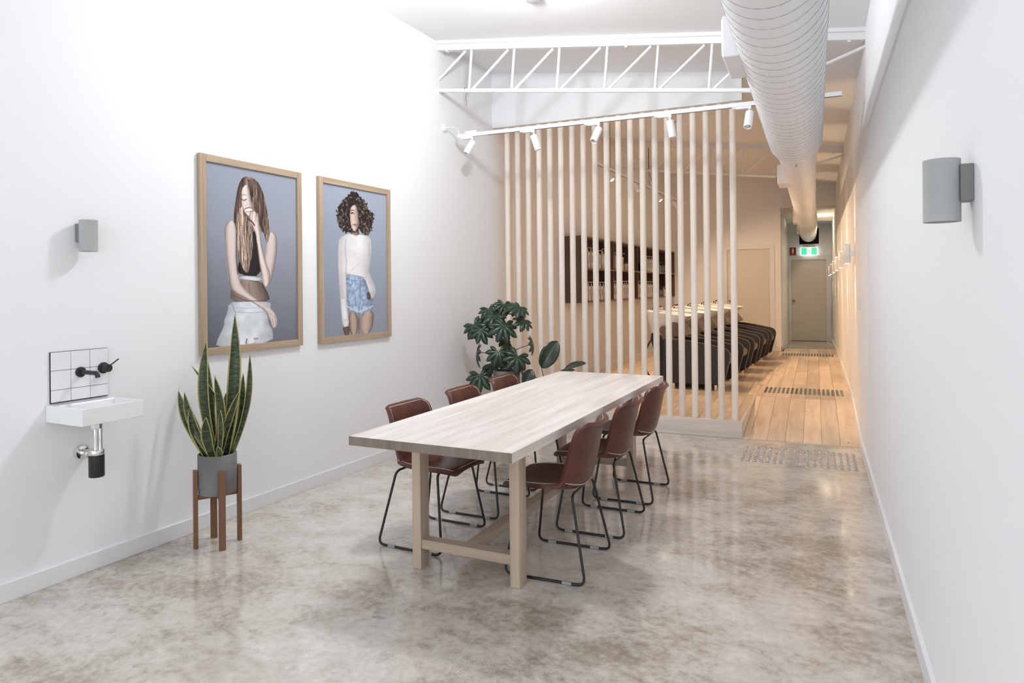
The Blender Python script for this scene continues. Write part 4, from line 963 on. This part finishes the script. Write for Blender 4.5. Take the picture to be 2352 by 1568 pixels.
# ================================================================== CEILING FITTINGS
def ceil_lamp(x, y, label):
    """opal globe on a short stem: gives light up to the ceiling as well as down"""
    z = zc(x); r = .10; zg = z - .20
    t = thing('globe_light', label, 'ceiling light', (x, y, zg - r), group=None)
    bm = B(); lathe(bm, [(.055, z + .005), (.055, z - .03), (.012, z - .036), (.012, zg + r * .96)], 24, Matrix.Translation((x, y, 0))); obj('canopy_and_stem', bm, M_powder, t, world=True, smooth=True)
    bm = B(); lathe(bm, [(r * math.sin(PI * k / 16), zg + r * math.cos(PI * k / 16)) for k in range(1, 17)], 28, Matrix.Translation((x, y, 0))); g = obj('opal_globe', bm, M_opal, t, world=True, smooth=True)
ceil_lamp(-1.95, 4.10, 'opal globe light hanging over the table, just above the view')
bm = B(); x, y = -1.953, 4.86; lathe(bm, [(.070, .004), (.070, -.018), (.055, -.034), (.020, -.036)], 28, Matrix.Translation((x, y, zc(x))))
tag(obj('smoke_detector', bm, M_sconcec, None, smooth=True), 'round grey smoke detector on the ceiling in front of the truss', 'detector')
cz = 3.0
dl = thing('added_corridor_lamp', 'small lamp added in the corridor ceiling to brighten the end door', 'downlight', (.20, 16.4, cz - .01))  # added lamp with no known fitting here; brightens the corridor end door
bm = B(); lathe(bm, [(.055, 0), (.055, .008), (.03, .0095)], 24); obj('trim_ring', bm, M_powder, dl, smooth=True)
bm = B(); lathe(bm, [(.040, -.0015), (.040, .0005)], 20); obj('lamp_face', bm, M_lampon, dl, smooth=True)
spot_lamp('added_corridor_beam', (.20, 16.4, cz - .03), (-.25, .3, -1), 45, (1, .76, .50), 150, .04)
bm = B(); x, y = -1.60, 9.3; lathe(bm, [(.12, 0), (.12, -.012), (.09, -.03), (.02, -.035)], 30, Matrix.Translation((x, y, zc(x) + .004)))
tag(obj('ceiling_diffuser', bm, M_ceil, None, smooth=True), 'round air diffuser on the ceiling behind the screen', 'vent')

# ================================================================== TACTILE INDICATORS
def studs(name, label, x0, x1, y0, y1, ncol, nrow):
    t = thing(name, label, 'tactile strip', ((x0 + x1) / 2, (y0 + y1) / 2, 0), group='tactile ground indicators'); first = None
    for i in range(ncol):
        for j in range(nrow):
            x = x0 + (x1 - x0) * i / (ncol - 1) - (x0 + x1) / 2; y = y0 + (y1 - y0) * j / (nrow - 1) - (y0 + y1) / 2
            if first is None:
                bm = B(); lathe(bm, [(.0175, 0), (.0165, .002), (.0125, .0048), (.0105, .0048), (.0100, .0040)], 12)
                for f in bm.faces:
                    if len(f.verts) == 12 and f.calc_center_median().z > .003: f.material_index = 1
                first = obj('stud', bm, [M_steel, M_grit], t, smooth=True); first.location = (x, y, 0)
            else:
                o = first.copy(); link(o); o.parent = t; o.location = (x, y, 0)
    return t
studs('tactile_studs', 'grid of small steel studs on the concrete before the ramp', -.578, .284, 6.045, 6.605, 18, 12)
def bars(label, x0, x1, y0, y1, n, za, zb):
    t = thing('tactile_bars', label, 'tactile strip', ((x0 + x1) / 2, (y0 + y1) / 2, za), group='tactile ground indicators'); first = None
    hl = (y1 - y0) / 2; rx_ = math.atan2(zb - za, y1 - y0)
    for i in range(n):
        x = x0 + (x1 - x0) * i / (n - 1) - (x0 + x1) / 2
        if first is None:
            bm = B(); prism(bm, [(-.0165, 0), (.0165, 0), (.012, .005), (-.012, .005)], -hl, hl, 'XZ', M=Matrix.Rotation(rx_, 4, 'X')); first = obj('bar', bm, M_steel, t)
            bm = B()
            for k in range(11): box(bm, -.0105, .0105, -hl + .02 + k * (2 * hl - .04) / 10 - .006, -hl + .02 + k * (2 * hl - .04) / 10 + .006, .0048, .0058, M=Matrix.Rotation(rx_, 4, 'X'))
            g = obj('grip_ridges', bm, M_darkgrey, first); g['kind'] = 'stuff'
            first.location = (x, 0, (zb - za) / 2 + .0005)
        else:
            o = dup(first, loc=(x, 0, (zb - za) / 2 + .0005), parent=t)
bars('strip of steel bars across the floor at the ramp top', -.572, .281, 8.855, 9.34, 18, ZP, ZP)
bars('strip of steel bars on the boards near the corridor opening', -.565, .275, 13.64, 14.13, 18, ZP, ZP)
def zr(y): return ZP + (.062 - ZP) * (y - YE) / (16.7 - YE)
bars('strip of steel bars on the dark ramp before the end door', -.50, .26, 15.35, 15.85, 18, zr(15.35), zr(15.85))

# ================================================================== SHELF WITH BOTTLES
y0, y1 = 8.88, 14.05; sl = thing('wall_shelf', 'long dark walnut wall shelf with two rows of compartments', 'shelf', (xl(y0), y0, 1.255), AL)
Ls, D, H, T = (y1 - y0) / math.cos(AL), .31, .915, .022
def sbox(name, a, b, c, d, e, f, m=M_shelf): bm = B(); box(bm, a, b, c, d, e, f, .0012); return obj(name, bm, m, sl)
sbox('back_panel', .002, .012, 0, Ls, 0, H)
sbox('end_panel', .012, D, 0, T, 0, H); sbox('end_panel', .012, D, Ls - T, Ls, 0, H)
sbox('top_panel', .012, D, T, Ls - T, H - T, H, M_shelfedge); sbox('bottom_panel', .012, D, T, Ls - T, 0, T, M_shelfedge); sbox('middle_shelf', .012, D, T, Ls - T, .458, .458 + T, M_shelfedge)
for k in (1, 2, 3):
    yy = T / 2 + (Ls - T) * k / 4
    sbox('divider', .012, D - .002, yy - T / 2, yy + T / 2, T, .458); sbox('divider', .012, D - .002, yy - T / 2, yy + T / 2, .458 + T, H - T)
def make_bottle(kind, hgt, r, mat, label, group):
    b = thing('bottle', label, 'bottle', group=group)
    bm = B()
    if kind == 'round': lathe(bm, [(r * .95, 0), (r, .006), (r, hgt * .72), (r * .93, hgt * .86), (r * .6, hgt * .97), (r * .3, hgt), (r * .3, hgt + .012)], 18)
    elif kind == 'jar': lathe(bm, [(r * .96, 0), (r, .004), (r, hgt), (r * .98, hgt + .002)], 16)
    else: box(bm, -r * .72, r * .72, -r, r, 0, hgt, .006, 2)
    obj('bottle_body', bm, mat, b, smooth=kind != 'box')
    if kind == 'jar':
        bm = B(); lathe(bm, [(r * 1.02, hgt + .001), (r * 1.02, hgt + .028), (r, hgt + .03)], 16); obj('lid', bm, M_bottled, b, smooth=True)
    else:
        z = hgt + (.012 if kind == 'round' else 0)
        bm = B(); lathe(bm, [(.014, z), (.014, z + .022), (.006, z + .026), (.005, z + .055)], 12); tube(bm, fillet([(0, 0, z + .055), (.002, .0, z + .062), (.05, .022, z + .056)], .01, 3), .0055, 8); obj('pump', bm, mat if mat is not M_bottled else M_bottled, b, smooth=True)
    bm = B(); box(bm, r * (.72 if kind == 'box' else 1.0), r * (.72 if kind == 'box' else 1.0) + .0012, -r * .3, r * .15, hgt * .35, hgt * .8) ; obj('label_print', bm, M_print if mat is not M_bottled else M_bottleg, b)
    return b
protos = {}
ORD = ['first', 'second', 'third', 'fourth', 'fifth', 'sixth', 'seventh', 'eighth']
def put_bottle(kind, hgt, r, mat, ywall, row, off, label, group):
    key = (kind, hgt, r, mat.name)
    if key not in protos: protos[key] = b = make_bottle(kind, hgt, r, mat, label, group)
    else: b = dup(protos[key], label=label, group=group)
    z = 1.255 + (T if row == 0 else .458 + T) + .0005; b.location = (xl(ywall) + off, ywall, z); b.rotation_euler = (0, 0, AL)
gu, gl = 'bottles on the upper shelf', 'bottles on the lower shelf'
for k, y in enumerate((9.34, 9.47)): put_bottle('box', .235, .038, M_bottle, y, 1, .20, '%s tall white pump bottle from the left on the upper shelf' % ORD[k], gu)
put_bottle('box', .215, .034, M_bottle, 9.80, 1, .20, 'slim white bottle left of the big round bottle, upper shelf', gu)
put_bottle('round', .235, .066, M_bottle, 9.985, 1, .19, 'big round white pump bottle on the upper shelf', gu)
put_bottle('box', .20, .030, M_bottle, 9.62, 1, .20, 'slim white bottle right of the two tall pump bottles, upper shelf', gu)
for k, y in enumerate((10.56, 10.70, 10.90)): put_bottle('box', .215, .036, M_bottle, y, 1, .20, '%s white pump bottle from the left in the second upper compartment' % ORD[k], gu)
for k, y in enumerate((11.09, 11.22)): put_bottle('jar', .11, .042, M_bottleg, y, 1, .20, '%s cream jar with a dark lid on the upper shelf' % ('left' if k == 0 else 'right'), gu)
put_bottle('box', .15, .06, M_bottled, 11.96, 1, .20, 'black bottle in the third upper compartment', gu)
for k, y in enumerate((12.24, 12.39, 12.54, 12.69)): put_bottle('box', .225, .034, M_bottle, y, 1, .20, '%s white pump bottle from the left in the third upper compartment' % ORD[k], gu)
for k, (y, m, nm) in enumerate(((13.24, M_bottlet, 'teal'), (13.36, M_bottled, 'black'), (13.48, M_bottled, 'black'), (13.60, M_bottled, 'black'), (13.72, M_bottler, 'rust red'), (13.84, M_bottler, 'rust red'))):
    put_bottle('box', .14, .036, m, y, 1, .20, 'short %s bottle, %s from the left in the far upper compartment' % (nm, ORD[k]), gu)
for k, y in enumerate((9.13, 9.24, 9.35, 9.475, 9.60, 9.735, 9.865, 10.0)): put_bottle('box', .205, .042, M_bottle, y, 0, .20, '%s white pump bottle from the left in the first lower compartment' % ORD[k], gl)
for k, y in enumerate((10.44, 10.54, 10.63, 10.72, 10.83, 10.94, 11.05, 11.165)): put_bottle('box', .225, .034, M_bottle, y, 0, .20, '%s white pump bottle from the left in the second lower compartment' % ORD[k], gl)
for k, y in enumerate((11.74, 11.855, 11.985, 12.11, 12.24, 12.37, 12.49, 12.63)): put_bottle('box', .225, .036, M_bottle, y, 0, .20, '%s white pump bottle from the left in the third lower compartment' % ORD[k], gl)
for k, (y, m, nm) in enumerate(((13.22, M_bottled, 'black'), (13.34, M_bottled, 'black'), (13.46, M_bottled, 'black'), (13.58, M_bottleg, 'cream'), (13.70, M_bottled, 'black'), (13.82, M_bottler, 'rust red'))):
    put_bottle('box', .13, .036, m, y, 0, .20, 'short %s bottle, %s from the left in the far lower compartment' % (nm, ORD[k]), gl)

# ================================================================== SHAMPOO LOUNGES
def make_lounge(label):
    u = thing('shampoo_lounge', label, 'salon chair', group='black shampoo lounges in a row')
    Wd = .30
    side = round_poly([(-.66, .07), (-.64, .642), (-.30, .615), (.205, .515), (.10, .075)], [.02, .05, .3, .13, .05], 8)
    for s in (-1, 1):
        bm = B(); prism(bm, side, s * Wd - .032, s * Wd + .032, 'XZ'); pn = obj('arm_panel', bm, M_vinyl, u, smooth=True)
        bv = pn.modifiers.new('soft_edge', 'BEVEL'); bv.width = .012; bv.segments = 2; bv.angle_limit = math.radians(60)
        bm = B()
        for q in (-.0325, .0325):
            pl = [(p[0], s * Wd + q, p[1]) for p in side if p[0] > -.63]; tube(bm, pl, .0024, 5, closed=False)
        obj('piping', bm, M_piping, pn)
        for xx in (0.0, -.52):
            bm = B(); lathe(bm, [(.026, 0), (.026, .006), (.020, .010), (.020, .072)], 16, Matrix.Translation((xx, s * Wd, 0))); obj('chrome_foot', bm, M_chrome, u, smooth=True)
    iw = Wd - .034
    bm = B(); prism(bm, round_poly([(-.50, .30), (-.50, .46), (.08, .43), (.16, .40), (.14, .30)], [.02, .05, .05, .06, .05], 6), -iw, iw, 'XZ'); obj('seat_cushion', bm, M_cushion, u, smooth=True)
    bm = B(); prism(bm, round_poly([(-.52, .30), (-.72, .74), (-.68, .80), (-.60, .78), (-.40, .42)], [.02, .04, .05, .05, .05], 6), -iw + .01, iw - .01, 'XZ'); obj('back_cushion', bm, M_cushion, u, smooth=True)
    bm = B(); prism(bm, round_poly([(-.70, .66), (-.60, .86), (-.50, .84), (-.36, .66)], [.03, .08, .12, .05], 8), -iw + .04, iw - .04, 'XZ'); obj('lumbar_roll', bm, M_cushion, u, smooth=True)
    bm = B(); box(bm, -.60, .04, -iw, iw, .055, .32, .01); obj('plinth', bm, M_plinth, u)
    bm = B(); prism(bm, round_poly([(-.70, .0), (-.86, .62), (-.84, .72), (-.64, .72), (-.60, .0)], .02, 3), -.14, .14, 'XZ'); obj('pedestal', bm, M_plinth, u)
    # ceramic bowl: loft of rounded rings, hollowed
    def ring(xa, xb, hw, za, zb, n=28):
        out = []
        for k in range(n):
            a = 2 * PI * k / n; cx, cy = math.cos(a), math.sin(a); ex_ = .55
            X = (xa + xb) / 2 + (xb - xa) / 2 * math.copysign(abs(cx) ** ex_, cx); Y = hw * math.copysign(abs(cy) ** ex_, cy)
            t = (X - xa) / (xb - xa); out.append((X, Y, za + (zb - za) * t))
        return out
    rings = [ring(-.82, -.62, .12, .655, .64), ring(-.87, -.56, .19, .70, .72), ring(-.895, -.46, .235, .82, .84), ring(-.91, -.36, .255, .93, .90), ring(-.915, -.33, .258, .985, .915), ring(-.905, -.34, .246, .993, .922), ring(-.79, -.37, .215, .975, .915), ring(-.77, -.42, .19, .88, .86), ring(-.72, -.52, .12, .80, .80)]
    bm = B(); V_ = [[bm.verts.new(p) for p in r] for r in rings]
    for a, b in zip(V_, V_[1:]):
        for k in range(len(a)): bm.faces.new((a[k], a[(k + 1) % len(a)], b[(k + 1) % len(a)], b[k]))
    bm.faces.new(V_[0][::-1]); bm.faces.new(V_[-1]); bw = obj('wash_bowl', bm, M_ceramic, u, smooth=True, label='white ceramic wash bowl')
    bm = B(); tube(bm, fillet([(-.845, .06, .985), (-.845, .06, 1.025), (-.76, .06, 1.04)], .02, 4), .011, 10); lathe(bm, [(.018, .985), (.018, 1.01), (.01, 1.015)], 12, Matrix.Translation((-.845, -.05, 0))); tube(bm, [(-.85, -.05, 1.012), (-.80, -.08, 1.035)], .006, 8); obj('bowl_tap', bm, M_blackm, bw, smooth=True)
    bm = B(); tube(bm, fillet([(-.84, -.1, .985), (-.82, -.1, 1.02), (-.70, -.12, 1.01)], .02, 4), .009, 10); obj('hand_shower', bm, M_chrome, bw, smooth=True)
    bm = B(); tube(bm, fillet([(-.80, 0, .70), (-.95, -.05, .5), (-.93, -.08, .12), (-.75, -.06, .06)], .12, 6), .010, 8); obj('water_hose', bm, M_plinth, u, smooth=True)
    return u
ll = ['black shampoo lounge with white bowl nearest the dowel screen, first of the row', 'second shampoo lounge in the row from the dowel screen', 'third, middle shampoo lounge in the row', 'fourth shampoo lounge in the row from the dowel screen', 'fifth shampoo lounge, furthest back beside the white door']
lg = None
for k in range(5):
    y = 8.80 + .985 * k + .30; x = -1.128 + .068 * (y - .30 - 8.8)
    if lg is None: lg = make_lounge(ll[0]); c = lg
    else: c = dup(lg, label=ll[k])
    c.location = (x, y, ZP); c.rotation_euler = (0, 0, AL)

# ================================================================== CORRIDOR WALL LIGHTS
def make_updown(label):
    s = thing('updown_wall_light', label, 'wall light', group='white up and down lights along the right wall')
    bm = B(); lathe(bm, [(.026, -.104), (.030, -.104), (.030, -.045), (.0315, -.043), (.0315, .043), (.030, .045), (.030, .104), (.026, .104)], 24, Matrix.Translation((.070, 0, 0))); obj('cylinder', bm, M_powder, s, smooth=True)
    bm = B(); box(bm, .0005, .044, -.014, .014, -.022, .022, .002); obj('wall_bracket', bm, M_powder, s)
    for z in (-.1045, .1045):
        bm = B(); lathe(bm, [(.020, z - .0005), (.020, z + .0005)], 16, Matrix.Translation((.070, 0, 0))); obj('lamp_face', bm, M_lampon, s, smooth=True)
    return s
ul = ['white up and down wall light nearest the camera, first along the corridor wall', 'second white up and down light along the corridor wall', 'third white up and down light along the corridor wall', 'fourth white up and down light along the corridor wall', 'fifth white up and down light along the corridor wall', 'sixth white up and down light, nearest the end door']
up = None
for k, y in enumerate((7.80, 9.72, 11.62, 13.55, 15.60, 17.60)):
    if up is None: up = make_updown(ul[0]); c = up
    else: c = dup(up, label=ul[k])
    c.location = (XR, y, 1.79); c.rotation_euler = (0, 0, PI)
    for sgn in (-1, 1): spot_lamp('updown_beam', (XR - .070, y, 1.79 + sgn * .115), (.10, 0, sgn), SCONCE_W, (1, .74, .46), 50, .006)

# ================================================================== SIGNS AND SWITCHES
es = thing('exit_sign', 'lit green and white running man exit sign above the end door', 'exit sign', (-.136, YDOOR - .06, 2.22))
bm = B(); box(bm, -.185, .185, -.03, .03, 0, .195, .006); obj('housing', bm, M_exitw, es)
bm = B(); box(bm, -.15, .15, -.03, .059, .195, .235, .004); obj('mounting_box', bm, M_powder, es)
for a, b in ((-.180, -.050), (.050, .180)):
    bm = B(); box(bm, a, b, -.034, -.030, .008, .187); obj('green_panel', bm, M_exitg, es)
bm = B(); yy = -.0335
tube(bm, [(.012, yy, .155), (.012, yy, .151)], .014, 10)
for pth, r in (([(.008, yy, .135), (-.006, yy, .085)], .010), ([(.008, yy, .132), (.035, yy, .118), (.040, yy, .098)], .0055), ([(.006, yy, .130), (-.020, yy, .120), (-.030, yy, .138)], .0055), ([(-.004, yy, .085), (.022, yy, .068), (.020, yy, .032)], .007), ([(-.006, yy, .085), (-.016, yy, .055), (-.042, yy, .048)], .007)): tube(bm, pth, r, 8)
obj('running_figure', bm, M_exitg, es)
fs_ = thing('fire_sign', 'small dark red fire extinguisher sign left of the exit sign', 'sign', (-.515, YDOOR, 2.21))
bm = B(); box(bm, -.075, .075, -.006, -.001, 0, .215, .001); obj('sign_plate', bm, M_red, fs_)
bm = B(); prism(bm, round_poly([(-.020, .075), (-.020, .155), (-.008, .178), (.008, .178), (.020, .155), (.020, .075)], .006, 3), -.0075, -.006, 'XZ'); prism(bm, [(-.022, .182), (-.022, .192), (.02, .192), (.02, .182)], -.0075, -.006, 'XZ'); obj('extinguisher_symbol', bm, M_signw, fs_)
def lettering(txt, size, M, mat, parent):
    cu = bpy.data.curves.new('lettering', 'FONT'); cu.body = txt; cu.size = size; cu.align_x = 'CENTER'; cu.extrude = .0004
    o = bpy.data.objects.new('lettering', cu); link(o); bpy.context.view_layer.update()
    me = bpy.data.meshes.new_from_object(o.evaluated_get(bpy.context.evaluated_depsgraph_get())); bpy.data.objects.remove(o)
    me.transform(M); me.materials.append(mat); m = bpy.data.objects.new('lettering', me); link(m); m.parent = parent; return m
lettering('FIRE', .026, Matrix.Translation((0, -.0068, .042)) @ Matrix.Rotation(PI / 2, 4, 'X'), M_signw, fs_)
lettering('EXTINGUISHER', .0175, Matrix.Translation((0, -.0068, .018)) @ Matrix.Rotation(PI / 2, 4, 'X'), M_signw, fs_)
def switch(y, z, label, n=4, hh=.055):
    s = thing('light_switch', label, 'switch', (XR, y, z), PI, group='wall switches')
    bm = B(); box(bm, .0005, .009, -.038, .038, -hh, hh, .002); obj('switch_plate', bm, M_powder, s)
    for k in range(n):
        zz = -hh + hh * 2 * (k + .5) / n; bm = B(); box(bm, .009, .014, -.010, .010, zz - .008, zz + .008, .002); obj('rocker', bm, M_powder, s)
switch(6.95, 1.30, 'white light switch plate on the right wall by the ramp')
switch(16.7, 1.18, 'white light switch plate near the end door', 2)
